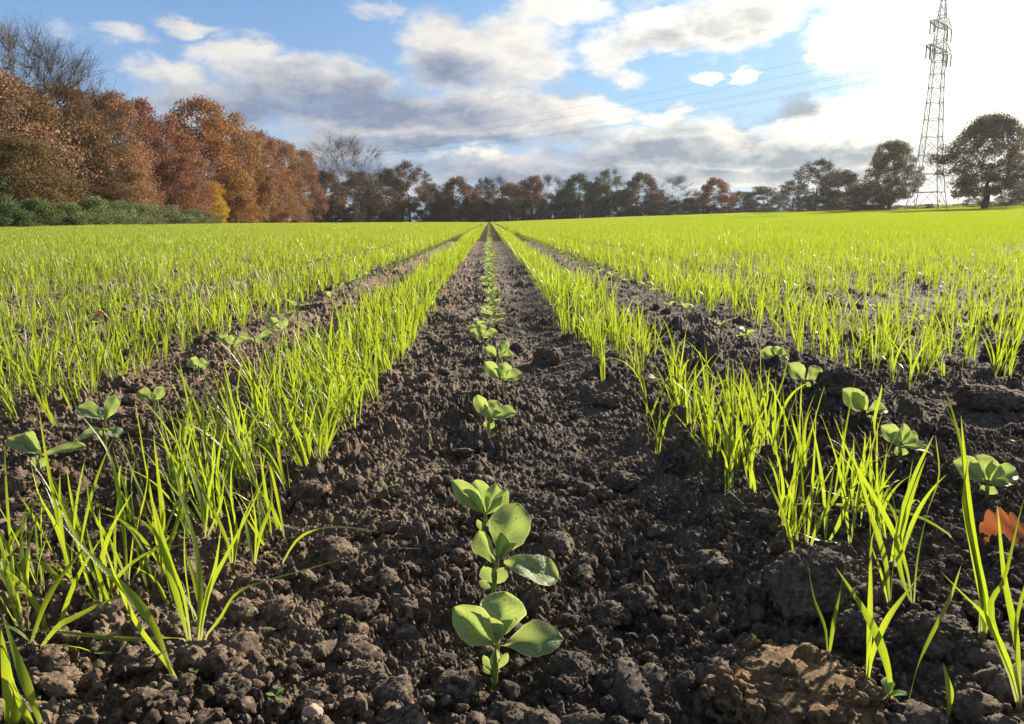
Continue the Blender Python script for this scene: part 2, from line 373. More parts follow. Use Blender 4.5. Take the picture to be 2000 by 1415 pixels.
def build_ground():
    nr, nc = 1500, 1400
    k = np.linspace(0, 1, nr)
    inv = 1 / .40 + (1 / 16. - 1 / .40) * k ** 1.0
    y = 1 / inv
    # even steps on screen near, growing with distance
    s = np.linspace(-1, 1, nc); s = np.sign(s) * np.abs(s) ** 1.12
    Y = np.repeat(y[:, None], nc, 1); X = s[None, :] * (.80 * Y + .12)
    X = X.astype(np.float64)
    wx = X + .014 * vn(X * 55, Y * 55, 41) + .007 * vn(X * 150, Y * 150, 43) + .0025 * vn(X * 420, Y * 420, 45); wy = Y + .014 * vn(X * 55, Y * 55, 42) + .007 * vn(X * 150, Y * 150, 44) + .0025 * vn(X * 420, Y * 420, 46)
    near = 1 - ss(Y, 5, 15)
    rough = .22 + 1.0 * ss(fbm(X * 4.3, Y * 3.4, 77, 3), -.25, .25)
    rough = rough * (1 - .72 * np.exp(-((X - .19) / .10) ** 2) * ss(fbm(X * 5, Y * 2.2, 71, 2), -.35, .0))
    Z = macro(X, Y)
    z = lumps(wx, wy, .075, .12, .42, .42, 100, .75) * rough
    z = np.maximum(z, lumps(wx, wy, .030, .15, .48, .55, 200, .85) * rough)
    z2 = lumps(wx, wy, .0125, .12, .52, .55, 300, .9) * (.3 + .8 * rough)
    z3 = lumps(wx, wy, .0055, .2, .5, .8, 400, .9)
    lod2 = 1 - ss(Y, 2.5, 6); lod3 = 1 - ss(Y, 1.2, 2.6)
    z = z + z2 * lod2 + z3 * lod3 * .8
    z = z + (.011 * fbm(X * 30, Y * 30, 55, 5, .62) + .010 * np.abs(fbm(X * 80, Y * 80, 58, 4, .65))) * (.55 + .5 * rough)
    # blend to the coarse outer sheet at the rim
    rim = ss(np.abs(s)[None, :] * np.ones_like(Y), .985, .999)
    z = z * 1.35 * near * (1 - rim) - .012 * rim - .01 * (1 - near)
    V = np.stack([X, Y, Z + z - .006], -1)
    g_ = obj('soil', mesh_np('soil', V, grid_faces(nr, nc)[:, ::-1]), M_SOIL)
    tag(g_, kind='structure', label='dark crumbly bare soil between the drill rows')
    # the wide sheet out to the horizon; drops a little below the fine sheet where both lie
    ys = np.concatenate([[-400, -60, -10, -2, 0, .2], np.geomspace(.4, 16, 40), np.geomspace(17, 300, 90), np.geomspace(330, 4500, 14)])
    xs = np.concatenate([-np.geomspace(4000, .5, 90), [-.25, 0, .25], np.geomspace(.5, 4000, 90)])
    Xw, Yw = np.meshgrid(xs, ys, indexing='ij')
    inside = (Yw < 15.7) & (Yw > .39) & (np.abs(Xw) < .80 * Yw + .12)
    Zw = np.where(np.hypot(Xw, Yw) < 20, macro(Xw, Yw) - .012, terrain(Xw, Yw)) - np.where(inside, .10, 0)
    Zw = np.where((Yw > 260) & (Xw > 0), terrain(np.clip(Xw, 0, 140), np.full_like(Yw, 260)) , Zw)
    f_ = obj('ground', mesh_np('ground', np.stack([Xw, Yw, Zw], -1), grid_faces(len(xs), len(ys))), M_FAR)
    tag(f_, kind='structure', label='flat dark field soil reaching to the horizon')
build_ground()

# ------------------------------------------------------------------ wheat
def ribbons(Pc, W, S, keel=.22):
    """Pc (N,K,3) centre lines, W (N,K) half widths, S (N,K,3) side vectors -> verts, faces, t"""
    N, K, _ = Pc.shape
    T = np.gradient(Pc, axis=1); T /= np.linalg.norm(T, axis=2)[..., None] + 1e-9
    S = S - (S * T).sum(-1)[..., None] * T; S /= np.linalg.norm(S, axis=2)[..., None] + 1e-9
    Nn = np.cross(T, S)
    a = Pc - S * W[..., None]; b = Pc + Nn * (W * keel)[..., None]; c = Pc + S * W[..., None]
    V = np.stack([a, b, c], 2)                       # N,K,3,3
    base = (np.arange(N)[:, None, None] * K + np.arange(K - 1)[None, :, None]) * 3 + np.arange(2)[None, None, :]
    Fc = np.stack([base, base + 1, base + 4, base + 3], -1).reshape(-1, 4)
    tt = np.broadcast_to(np.linspace(0, 1, K)[None, :, None], (N, K, 3))
    return V.reshape(-1, 3), Fc, tt.ravel()
def blades(rng, base, azi, lean0, lean1, L, W, K=9, twist=1.2):
    """base (N,3); leaning grows along the blade"""
    N = len(base); s = np.linspace(0, 1, K)
    lean = lean0[:, None] + (lean1 - lean0)[:, None] * s[None, :] ** 1.7
    az_ = azi[:, None] + rng.normal(0, .35, N)[:, None] * s[None, :]
    d = np.stack([np.sin(lean) * np.sin(az_), np.sin(lean) * np.cos(az_), np.cos(lean)], -1)
    Pc = np.concatenate([np.zeros((N, 1, 3)), np.cumsum(d[:, :-1], 1)], 1) * (L / (K - 1))[:, None, None] + base[:, None, :]
    prof = np.minimum(.30 + s * 1.7, 1) * np.clip((1 - s ** 3.2), 0, 1) ** .9
    prof[-1] = .04
    Wd = W[:, None] * prof[None, :]
    ph = azi + math.pi / 2 + rng.uniform(-.9, .9, N); tw = rng.normal(0, twist, N)
    a = ph[:, None] + tw[:, None] * s[None, :]
    S = np.stack([np.sin(a), np.cos(a), .1 * np.sin(3 * a)], -1)
    return ribbons(Pc, Wd, S)
def wheat_plants(rng, bases, K=9, nb=(2, 5), Ls=(.090, .190), W=(.0015, .0026), drift=(0, 0)):
    """bases (M,2+) -> blades of all plants in one mesh; Acc"""
    B = []; 
    for b in bases:
        n = rng.integers(nb[0], nb[1] + 1); a0 = rng.uniform(0, 6.28)
        for i in range(n):
            r = .0035
            B.append((b[0] + rng.normal(0, r), b[1] + rng.normal(0, r), (b[2] if len(b) > 2 else 0) - .006, a0 + i * 2.6 + rng.normal(0, .5), i))
    B = np.array(B); N = len(B)
    L = rng.uniform(*Ls, N) * np.where(rng.random(N) < .2, .6, 1)
    l0 = np.abs(rng.normal(.10, .14, N)); l1 = np.abs(rng.normal(.48, .40, N)); l1 = np.where(rng.random(N) < .16, rng.uniform(1.1, 2.2, N), l1)
    return blades(rng, B[:, :3], B[:, 3], l0, l1, L, rng.uniform(*W, N), K)

rng = np.random.default_rng(5)
# single seedlings (shared meshes)
PL = []
for i in range(14):
    V, Fc, tt = wheat_plants(rng, [(0, 0)], 12, (3, 6), (.08, .20))
    me = mesh_np('wheat_seedling', V, Fc, {'t': tt}); me.materials.append(M_WHEAT); PL.append(me)
# stretches of drill band, three rows wide, in falling detail
def band_patch(length, step, K, nb, wmul, rows=(-.088, 0, .088), jit=.014):
    bs = []
    for r_ in rows:
        y_ = 0
        while y_ < length:
            y_ += step * rng.uniform(.3, 1.7)
            if rng.random() < .93: bs.append((r_ + rng.normal(0, jit), y_))
    V, Fc, tt = wheat_plants(rng, bs, K, nb, (.085, .185), (.0016 * wmul, .0028 * wmul))
    me = mesh_np('wheat_stretch', V, Fc, {'t': tt}); me.materials.append(M_WHEAT); return me
PA = [band_patch(.5, .030, 8, (3, 5), 1.0) for _ in range(5)]
PO = [band_patch(.5, .038, 8, (3, 5), 1.0, (-.2, -.07, .06, .19), .022) for _ in range(5)]
PB = [band_patch(2.0, .034, 5, (3, 4), 1.30) for _ in range(4)]
PD = [band_patch(2.0, .040, 5, (3, 4), 1.35, (-.24, -.1, .04, .18, .3), .03) for _ in range(4)]
PC = [band_patch(6.0, .06, 3, (3, 4), 3.0) for _ in range(3)] + [band_patch(6.0, .06, 3, (3, 4), 3.0, (-.27, -.1, .08, .27), .03) for _ in range(3)]

def at_rows(k): return .375 + .75 * k              # centre of drill band k (k = -1 is just left of the middle row)
pts = []                                           # x, y, z, rz, scale, proto
def infan(x, y, m=.1): return abs(x - .0) < .72 * y + m
near_pl = []                                       # candidates for individual seedlings
for k in range(-6, 6):
    xc = at_rows(k)
    for ri, r_ in enumerate((-.088, 0, .088) if k in (-1, 0) else (-.2, -.06, .08, .2)):
        y_ = .45
        while y_ < 2.1:
            dens = {-1: .024, 0: .027}.get(k, .034 if k < 0 else .042)
            y_ += dens * random.uniform(.3, 1.7)
            x_ = xc + r_ + random.gauss(0, .014 if k in (-1, 0) else .03)
            if not infan(x_, y_, .12): continue
            if k == 0 and y_ < 1.12 and not (ri > 0 and y_ > (.62 if ri == 2 else .84) and random.random() < (.62 if y_ > .85 else .4)): continue
            if k == 0 and ri == 0 and y_ < 1.75 and random.random() < .8: continue
            if k == 0 and y_ > 1.12 and random.random() < .22: continue
            if k == -1 and y_ < (.56 if ri == 0 else .70): continue
            if k == -1 and y_ < .90 and random.random() < .58: continue
            if k == -1 and y_ < 1.05 and random.random() < .35: continue
            if k == 1 and y_ < 1.62: continue
            if k == -2 and y_ < 1.50: continue
            if k >= 0 and vn(np.array(x_ * 3.), np.array(y_ * 3.), 5) > .22 and random.random() < .75: continue
            near_pl.append((x_, y_, k, ri))
# farther seedlings as stretches
for k in range(-230, 231):
    xc = at_rows(k)
    y_ = 2.1
    while y_ < 262:
        L = .5 if y_ < 13 else 2.0 if y_ < 45 else 6.0
        ymax = 262
        if xc < -47.5: break
        if infan(xc, y_ + L, .6):
            inn = k in (-1, 0); idx = 14 + (random.randrange(5) + (0 if inn else 5) if L == .5 else 10 + random.randrange(4) + (0 if inn else 4) if L == 2. else 18 + random.randrange(3) + (0 if inn else 3))
            if y_ > 85 and k % 2 and abs(k) > 6: pass
            else:
                flip = random.random() < .5
                sx = 1.0 + (.0 if abs(k) < 7 or y_ < 60 else .25)
                if L == .5 and (random.random() < (.07 if k >= 0 and y_ < 6 else .03)): y_ += L; continue
                pts.append((xc + random.gauss(0, .006), y_ + (L if flip else 0), math.pi if flip else 0., random.uniform(.80, 1.12) * sx * (1 + .35 * float(vn(np.array(xc * .35), np.array(y_ * .3), 31))), idx))
        y_ += L
near_pl.sort(key=lambda p: math.hypot(p[0], p[1]))

# hero seedlings, blade by blade: photo pixels of base-to-tip lines, put on the plant's own plane
def cr_path(pts_, K):
    P_ = np.array(pts_, float); n = len(P_)
    if n == 2: return P_[0] + (P_[1] - P_[0]) * np.linspace(0, 1, K)[:, None]
    P_ = np.vstack([2 * P_[0] - P_[1], P_, 2 * P_[-1] - P_[-2]])
    o = []
    for u in np.linspace(0, n - 1 - 1e-6, K):
        i = int(u); f = u - i; a, b, c, d = P_[i:i + 4]
        o.append(.5 * ((2 * b) + (-a + c) * f + (2 * a - 5 * b + 4 * c - d) * f ** 2 + (-a + 3 * b - 3 * c + d) * f ** 3))
    return np.array(o)
HERO = []
def hero(base, bl, label, wmul=1.0):
    b = G3(*base); A_ = Acc(); K = 14
    s = np.linspace(0, 1, K)
    for i, line in enumerate(bl):
        dy = random.uniform(-.022, .022)
        q = [at_y(px, py, b.y + dy * (j / max(1, len(line) - 1)) ** 1.3) for j, (px, py) in enumerate(line)]
        Pc = cr_path([list(p) for p in q], K)
        if i == 0 or line[0][1] > base[1] - 30: Pc[0, 2] -= .008
        Pc[:, 2] = np.maximum(Pc[:, 2], np.maximum(macro(Pc[:, 0], Pc[:, 1]) + .004, -1) * (s > .12) + (s <= .12) * Pc[:, 2])
        Wb = .0022 * wmul * random.uniform(.85, 1.2)
        prof = np.minimum(.36 + s * 1.7, 1) * (1 - .12 * np.sin(s * 9 + i)) * np.clip(1 - s ** 3.6, 0, 1) ** .9; prof[-1] = .04
        a = random.uniform(-.5, .5) + random.choice((-1, 1)) * random.uniform(.3, 1.9) * s
        S = np.stack([np.cos(a), np.sin(a), .15 * np.sin(2 * a)], -1)
        V, Fc, tt = ribbons(Pc[None] - np.array(b)[None, None], (Wb * prof)[None], S[None])
        A_.add(V, Fc, tt)
    o = obj('wheat_seedling', A_.mesh('wheat_seedling'), M_WHEAT); o.location = b
    tag(o, label, 'wheat seedling', 'wheat seedlings sprouting in drill rows'); HERO.append(o)
hero((1617, 1300), [[(1617, 1300), (1612, 1230), (1590, 1170), (1576, 1092)], [(1617, 1300), (1628, 1220), (1640, 1160), (1652, 1103)]],
     'two-bladed V-shaped wheat seedling at the foot of the big dark clod, lower right')
hero((1692, 1362), [[(1692, 1362), (1702, 1285), (1730, 1215), (1765, 1165), (1807, 1112)], [(1692, 1362), (1697, 1270), (1700, 1160), (1702, 1060), (1720, 1000)]],
     'wheat seedling with one broad blade crossing rightwards in front of the big dark clod', 1.25)
hero((1742, 1388), [[(1742, 1388), (1735, 1310), (1712, 1240), (1680, 1180), (1632, 1108)]], 'single broad wheat blade leaning left over the ochre clod in the lower right corner', 1.35)
hero((1767, 1402), [[(1767, 1402), (1790, 1310), (1812, 1255), (1855, 1170), (1877, 1105)]], 'single broad wheat blade leaning right behind the ochre clod, lower right corner', 1.3)
hero((1848, 1414), [[(1850, 1414), (1856, 1365), (1852, 1335), (1842, 1295)]], 'short single wheat blade at the bottom edge right of the ochre clod', 1.1)
hero((1995, 1392), [[(1995, 1392), (1975, 1310), (1928, 1210), (1880, 1160), (1836, 1115)], [(1995, 1392), (1985, 1250), (1962, 1130), (1948, 988)], [(1997, 1392), (1985, 1290), (1988, 1200), (2015, 1110)],
     [(1995, 1380), (1935, 1200), (1962, 1130), (1988, 1020), (2010, 940)]], 'many-bladed wheat seedling in the bottom right corner below the orange oak leaf', 1.25)
hero((1914, 1262), [[(1911, 1262), (1915, 1150), (1890, 1000), (1882, 905), (1862, 825), (1820, 746)], [(1914, 1262), (1918, 1150), (1893, 1000), (1884, 900), (1860, 805), (1843, 753)], [(1919, 1262), (1926, 1190), (1906, 1080), (1890, 950), (1877, 813)],
     [(1923, 1262), (1920, 1180), (1900, 1080), (1882, 980), (1890, 900)]], 'tallest wheat seedling, upright beside the orange oak leaf at right', 1.3)
hero((1784, 1192), [[(1784, 1192), (1792, 1090), (1812, 1000), (1834, 930), (1827, 850)], [(1784, 1192), (1768, 1100), (1735, 1020), (1690, 940), (1655, 880), (1628, 812)], [(1784, 1192), (1760, 1120), (1752, 1040), (1786, 930), (1824, 850)]],
     'wheat seedling with long arching blades behind the V-shaped one, lower right', 1.2)
hero((1738, 1192), [[(1738, 1192), (1745, 1100), (1765, 1000), (1783, 898)], [(1738, 1192), (1730, 1100), (1700, 1000), (1664, 880)], [(1738, 1192), (1722, 1120), (1700, 1050), (1707, 958)]],
     'three-bladed upright wheat seedling behind the big dark clod at right', 1.1)
hero((1556, 1108), [[(1556, 1108), (1546, 1060), (1528, 1000), (1490, 920)]], 'single wheat blade leaning left, growing just behind the big dark clod')
hero((1575, 1086), [[(1575, 1086), (1570, 1000), (1565, 920), (1548, 850)], [(1575, 1086), (1582, 1000), (1590, 900), (1594, 800)], [(1578, 1086), (1600, 1020), (1640, 960), (1657, 912)], [(1578, 1086), (1572, 1030), (1590, 980), (1602, 930)]],
     'four-bladed wheat seedling right behind the single leaning blade beside the big clod')
hero((1612, 1070), [[(1612, 1070), (1610, 980), (1600, 900), (1583, 810)], [(1612, 1070), (1640, 1020), (1668, 950), (1700, 850)], [(1612, 1070), (1618, 980), (1632, 900), (1650, 850)]],
     'wheat seedling fanning out with three blades, middle of the loose clump at right')
hero((1660, 1075), [[(1660, 1075), (1672, 990), (1690, 920), (1725, 800)], [(1660, 1075), (1650, 980), (1635, 900), (1600, 800)], [(1660, 1075), (1640, 1060), (1600, 1055), (1560, 1040)]],
     'wheat seedling with a tall right-leaning blade in the loose clump at right')
hero((1880, 1060), [[(1875, 1058), (1800, 1012), (1720, 992), (1650, 970), (1575, 948)]], 'long wheat blade lying almost flat across the loose clump at right')
hero((1690, 990), [[(1700, 992), (1640, 986), (1580, 984), (1530, 986)]], 'short wheat blade lying flat at the left edge of the loose clump at right')
hero((1265, 840), [[(1265, 840), (1262, 780), (1256, 730), (1258, 670)], [(1265, 840), (1280, 790), (1316, 713)]], 'two-bladed wheat seedling alone right of the middle bean row')
hero((1343, 884), [[(1343, 884), (1344, 830), (1338, 740), (1345, 690)]], 'single thin wheat blade alone in front of the first right-hand drill row')
hero((1165, 700), [[(1165, 700), (1150, 670), (1130, 640), (1105, 630)], [(1165, 700), (1155, 640), (1140, 600)], [(1165, 700), (1180, 650), (1178, 600)], [(1165, 700), (1190, 680), (1195, 640)]],
     'spreading wheat tuft standing a little inside the right-hand row near the middle beans')
hero((1480, 892), [[(1480, 892), (1478, 800), (1460, 740), (1440, 690)], [(1480, 892), (1500, 820), (1530, 740), (1545, 660)], [(1480, 892), (1475, 840), (1500, 780), (1490, 700)]], 'front wheat seedling of the dense right-hand row, blades crossing')
hero((1710, 858), [[(1710, 858), (1708, 820), (1720, 770), (1722, 750)]], 'single short wheat blade in front of the round boulder-like clod')
# left foreground
hero((382, 1278), [[(389, 1278), (388, 1249), (391, 1155), (382, 1064), (352, 965), (340, 905)], [(375, 1279), (352, 1190), (330, 1110), (313, 1060), (282, 1003)], [(391, 1255), (429, 1209), (459, 1162), (510, 1137), (590, 1115), (677, 1089)],
     [(389, 1255), (408, 1155), (444, 1082), (491, 991), (533, 895)], [(375, 1270), (360, 1170), (338, 1110), (318, 1050), (300, 980)], [(371, 1250), (328, 1246), (255, 1249), (146, 1238), (36, 1228)], [(385, 1270), (398, 1190), (420, 1110), (432, 1030)]],
     'front wheat tuft of the left row, with one blade swept flat to the right', 1.15)
hero((350, 1338), [[(349, 1338), (328, 1300), (273, 1228), (237, 1155), (204, 1064), (190, 995)], [(339, 1325), (302, 1228), (255, 1162), (189, 1097), (118, 1020)]], 'two broad wheat blades leaning far left, in front of the front tuft', 1.35)
hero((545, 1120), [[(541, 1120), (582, 1053), (637, 1031), (699, 1033), (744, 1040)]], 'single wheat blade bent over to the right above bare soil, left of the front beans')
hero((820, 1078), [[(730, 1092), (770, 1084), (826, 1077)]], 'short cut wheat blade lying flat on the soil left of the front beans')
hero((150, 1170), [[(149, 1172), (127, 1082), (109, 1027), (76, 966), (58, 895)], [(150, 1170), (112, 1130), (75, 1098), (0, 1085)]], 'wheat seedling leaning left in front of the low bean plant at the left edge', 1.1)
hero((50, 1300), [[(47, 1300), (80, 1199), (109, 1140), (160, 1075), (180, 1040)], [(55, 1300), (109, 1228), (146, 1206), (204, 1177), (236, 1165)], [(52, 1300), (60, 1260), (30, 1230), (-20, 1215)], [(60, 1290), (130, 1262), (200, 1280), (268, 1304)]], 'sprawling wheat seedling near the bottom left corner', 1.3)
hero((88, 1440), [[(91, 1445), (60, 1360), (35, 1290), (5, 1200)], [(75, 1445), (48, 1390), (28, 1340), (15, 1270)]], 'broad wheat blades cut off by the bottom left corner', 1.7)
hero((12, 1440), [[(12, 1450), (14, 1340), (2, 1230)], [(20, 1450), (30, 1380), (12, 1330)]], 'upright broad wheat blade at the very bottom left edge', 1.6)
hero((-8, 1120), [[(-10, 1120), (22, 1060), (55, 1005), (88, 948)], [(-10, 1120), (10, 1090), (40, 1060), (70, 1010)]], 'wheat blades reaching in over the left edge, leaning right', 1.2)
hero((238, 1010), [[(238, 1005), (170, 983), (80, 982), (-5, 992)]], 'long wheat blade lying flat beside the left-edge bean plant', 1.2)
hero((250, 1140), [[(249, 1140), (244, 1064), (233, 973), (210, 880), (150, 800)], [(250, 1140), (262, 1050), (285, 960), (290, 880)], [(252, 1140), (215, 1060), (180, 1000), (168, 930)], [(252, 1140), (300, 1075), (350, 1040), (372, 1050)]],
     'tall wheat seedling leaning left behind the front tuft in the left row', 1.1)
hero((345, 1180), [[(345, 1300), (343, 1240), (338, 1190), (325, 1120), (330, 1080)], [(340, 1300), (330, 1200), (300, 1130), (240, 1100)]], 'thin wheat seedling tucked against the front tuft of the left row', .9)
hero((455, 1120), [[(455, 1122), (452, 1040), (430, 950), (392, 860)], [(455, 1122), (470, 1030), (500, 960), (540, 880)], [(455, 1122), (462, 1040), (450, 960), (458, 880)], [(455, 1122), (440, 1050), (410, 985), (365, 900)]],
     'four-bladed wheat seedling at the soil edge of the left row, before the dense clumps', 1.1)
hero((497, 1105), [[(497, 1108), (500, 1030), (492, 960), (478, 850)], [(497, 1108), (510, 1040), (530, 980), (525, 900)], [(497, 1108), (485, 1050), (470, 990), (420, 905)]], 'wheat seedling with three tall blades at the inner soil edge of the left row', 1.05)
hero((310, 1120), [[(310, 1120), (300, 1020), (262, 930), (230, 850)], [(310, 1120), (318, 1020), (310, 940), (300, 850)], [(310, 1120), (340, 1040), (352, 980), (345, 900)]], 'wheat seedling in the outer line of the left row, fanned blades', 1.1)
hero((400, 1060), [[(400, 1060), (392, 980), (365, 900), (330, 800)], [(400, 1060), (408, 970), (420, 880), (400, 790)], [(400, 1060), (430, 990), (440, 930), (470, 850)]], 'upright wheat seedling in the middle of the left row behind the front tufts', 1.1)
hero((200, 1200), [[(200, 1200), (195, 1120), (215, 1040), (260, 960)], [(200, 1200), (170, 1130), (150, 1060), (120, 990)], [(200, 1200), (228, 1130), (290, 1080), (372, 1062)]], 'loose wheat seedling in the outer left row, left of the front tuft', 1.1)
hero((110, 1240), [[(110, 1290), (115, 1230), (150, 1130), (205, 1040)], [(100, 1290), (80, 1200), (30, 1130), (-20, 1100)]], 'wheat seedling with crossed blades between the corner and the front tuft at left', 1.1)

# the other seedlings standing near enough to be counted
ROWN = {-1: 'left of middle beans', 0: 'right of middle beans', -2: 'past left beans', 1: 'past right beans', -3: 'third left band', 2: 'third right band'}
RIN = {-1: ('outer', 'middle', 'inner'), 0: ('inner', 'middle', 'outer'), -2: ('outermost', 'outer', 'inner', 'innermost'), 1: ('innermost', 'inner', 'outer', 'outermost')}
N_IND = 300 - len(HERO)
cnt = {}
proto_w = []
for me in PL: proto_w.append(obj('wheat_seedling', me, None, None, False))
LEANW = ('leaning left', 'leaning right', 'upright', 'leaning forward', 'leaning back')
def ordw(n):
    ones = ['', 'first', 'second', 'third', 'fourth', 'fifth', 'sixth', 'seventh', 'eighth', 'ninth', 'tenth', 'eleventh', 'twelfth', 'thirteenth', 'fourteenth', 'fifteenth', 'sixteenth', 'seventeenth', 'eighteenth', 'nineteenth']
    tens = ['', '', 'twenty', 'thirty', 'forty', 'fifty', 'sixty', 'seventy', 'eighty', 'ninety']
    if n < 20: return ones[n]
    if n < 100: return tens[n // 10] + ('-' + ones[n % 10] if n % 10 else 'th') if n % 10 else tens[n // 10][:-1] + 'ieth'
    return 'hundred-and-' + ordw(n - 100)
for j, (x_, y_, k, ri) in enumerate(near_pl):
    s_ = random.uniform(.85, 1.15); rz = random.uniform(0, 6.28); z_ = float(macro(x_, y_)); mi = random.randrange(14)
    if j < N_IND:
        o = proto_w[mi].copy(); COL.objects.link(o)
        lx = random.gauss(-.14 if k < 0 else -.04, .12); ly = random.gauss(.0, .07)
        o.location = (x_, y_, z_); o.scale = (s_,) * 3
        o.rotation_euler = (Euler((ly, lx, 0)).to_matrix() @ Euler((0, 0, rz)).to_matrix()).to_euler()
        rr = RIN.get(k, RIN[-2] if k < 0 else RIN[1])[ri]
        cnt[(k, ri)] = cnt.get((k, ri), 0) + 1
        hgt = 'tall' if s_ > 1.05 else 'short' if s_ < .93 else 'middling'
        nbl = ('three', 'four', 'five', 'six')[min(3, max(0, len(PL[mi].vertices) // 36 - 3))]
        tag(o, f'{hgt} {nbl}-bladed wheat seedling, {ordw(cnt[(k, ri)])} from front, {rr} line {ROWN.get(k, "far out")}',
            'wheat seedling', 'wheat seedlings sprouting in drill rows')
    else:
        pts.append((x_, y_, rz, s_, mi))

# ------------------------------------------------------------------ scatter: one object whose many small members are instances
def scatter(name, P_, protos, tilt=False):
    """P_ rows: x, y, rz, s, idx [, z, rx, ry]"""
    P_ = np.array([list(p) + [0] * (8 - len(p)) for p in P_], float)
    x, y = P_[:, 0], P_[:, 1]; z = macro(x, y) + P_[:, 5]
    me = bpy.data.meshes.new(name); me.vertices.add(len(P_)); me.vertices.foreach_set('co', np.stack([x, y, z], 1).astype(np.float32).ravel())
    a = me.attributes.new('rot', 'FLOAT_VECTOR', 'POINT'); a.data.foreach_set('vector', np.stack([P_[:, 6], P_[:, 7], P_[:, 2]], 1).astype(np.float32).ravel())
    a = me.attributes.new('scl', 'FLOAT', 'POINT'); a.data.foreach_set('value', P_[:, 3].astype(np.float32))
    a = me.attributes.new('idx', 'INT', 'POINT'); a.data.foreach_set('value', P_[:, 4].astype(np.int32))
    o = obj(name, me)
    ng = bpy.data.node_groups.new(name, 'GeometryNodeTree')
    ng.interface.new_socket('Geometry', in_out='INPUT', socket_type='NodeSocketGeometry'); ng.interface.new_socket('Geometry', in_out='OUTPUT', socket_type='NodeSocketGeometry')
    gi = ng.nodes.new('NodeGroupInput'); go = ng.nodes.new('NodeGroupOutput'); iop = ng.nodes.new('GeometryNodeInstanceOnPoints')
    L_ = ng.links.new; L_(gi.outputs[0], iop.inputs['Points'])
    gti = ng.nodes.new('GeometryNodeJoinGeometry')
    for me_ in reversed(protos):                       # join lists the last link first
        po = bpy.data.objects.new(me_.name, me_)
        oi = ng.nodes.new('GeometryNodeObjectInfo'); oi.inputs['Object'].default_value = po; oi.inputs['As Instance'].default_value = True
        L_(oi.outputs['Geometry'], gti.inputs[0])
    L_(gti.outputs[0], iop.inputs['Instance']); iop.inputs['Pick Instance'].default_value = True
    def na(n_, ty):
        q = ng.nodes.new('GeometryNodeInputNamedAttribute'); q.data_type = ty; q.inputs['Name'].default_value = n_
        return [s_ for s_ in q.outputs if s_.enabled][0]
    L_(na('idx', 'INT'), iop.inputs['Instance Index']); L_(na('scl', 'FLOAT'), iop.inputs['Scale'])
    e2r = ng.nodes.new('FunctionNodeEulerToRotation'); L_(na('rot', 'FLOAT_VECTOR'), e2r.inputs[0]); L_(e2r.outputs[0], iop.inputs['Rotation'])
    L_(iop.outputs[0], go.inputs[0])
    md = o.modifiers.new('scatter', 'NODES'); md.node_group = ng
    return o
wf = scatter('wheat_field', pts, PL + PA + PO + PB + PD + PC)
tag(wf, 'bright green young wheat covering the whole field to the trees', 'wheat', kind='stuff')

# ------------------------------------------------------------------ bean plants
def leaf_mesh(p0, p1, nrm, width, fold=.35, bend=.25, nu=20, nv=11, wave=.07, seed=0):
    """obovate leaflet from p0 to p1; fold: V along the midrib, bend: tip droops away from nrm"""
    p0 = np.array(p0, float); p1 = np.array(p1, float); ax = p1 - p0; L = np.linalg.norm(ax); ax /= L
    n_ = np.array(nrm, float); n_ -= (n_ @ ax) * ax; n_ /= np.linalg.norm(n_); sd_ = np.cross(ax, n_)
    u = (.5 - .5 * np.cos(np.linspace(0, math.pi, nu)))[:, None]; v_ = np.linspace(-1, 1, nv)[None, :]
    wp = np.sin(np.pi * np.clip(u, 0, 1) ** 1.75) ** .62; wp = np.where(u >= .999, .02, wp); wp = np.where(u <= .001, .06, wp)
    rg = np.random.default_rng(seed + int(abs(p1[0] * 1e4)) % 1000); ph_ = rg.uniform(0, 6, 6)
    wp = wp * (1 + np.where(v_ > 0, .05 * np.sin(u * 13 + ph_[0]) + .03 * np.sin(u * 29 + ph_[1]), .05 * np.sin(u * 11 + ph_[2]) + .03 * np.sin(u * 31 + ph_[3])))
    side = v_ * wp * width / 2
    h = fold * np.abs(side) * (1 - .3 * u) - bend * L * (u ** 2 - .25 * u) + wave * width * np.sin(u * 7 + ph_[4]) * v_ ** 2 * np.sign(v_ + 1e-6) + .05 * width * np.sin(u * 12 + ph_[5]) * np.sin(v_ * 3)
    # rounded tip
    uu = u * (1 - .0 * v_ ** 2) - .06 * (v_ ** 2) * np.sin(np.pi * u)
    V = p0 + (uu * L)[..., None] * ax + side[..., None] * sd_ * math.cos(fold * .7) + h[..., None] * n_
    me = mesh_np('leaf', V.reshape(-1, 3), grid_faces(nu, nv), {'t': np.repeat(u, nv, 1), 'v': np.repeat(np.abs(v_), nu, 0)})
    me.materials.append(M_BEAN); return me
def stem_mesh(path, r0=.0032, r1=.0020, knots=()):
    P_ = cr_path(path, 9); A_ = Acc(); A_.add(*tube(P_, np.linspace(r0, r1, 9), 8))
    return A_.mesh('stem')
BG = 'broad bean seedlings growing in rows'
def make_bean(loc, stem, leaves, small, label, group=BG, s=1.):
    """all coordinates relative to loc. leaves: (p0,p1,normal,width,fold,bend)"""
    root = empty('bean_plant', loc); tag(root, label, 'bean plant', group)
    obj('stem', stem_mesh(stem), M_BSTEM, root)
    for i, l in enumerate(leaves): obj('leaf', leaf_mesh(*l, seed=i), None, root)
    for i, l in enumerate(small): obj('bud_leaf', leaf_mesh(*l, nu=7, nv=5, seed=i + 9), None, root)
    return root
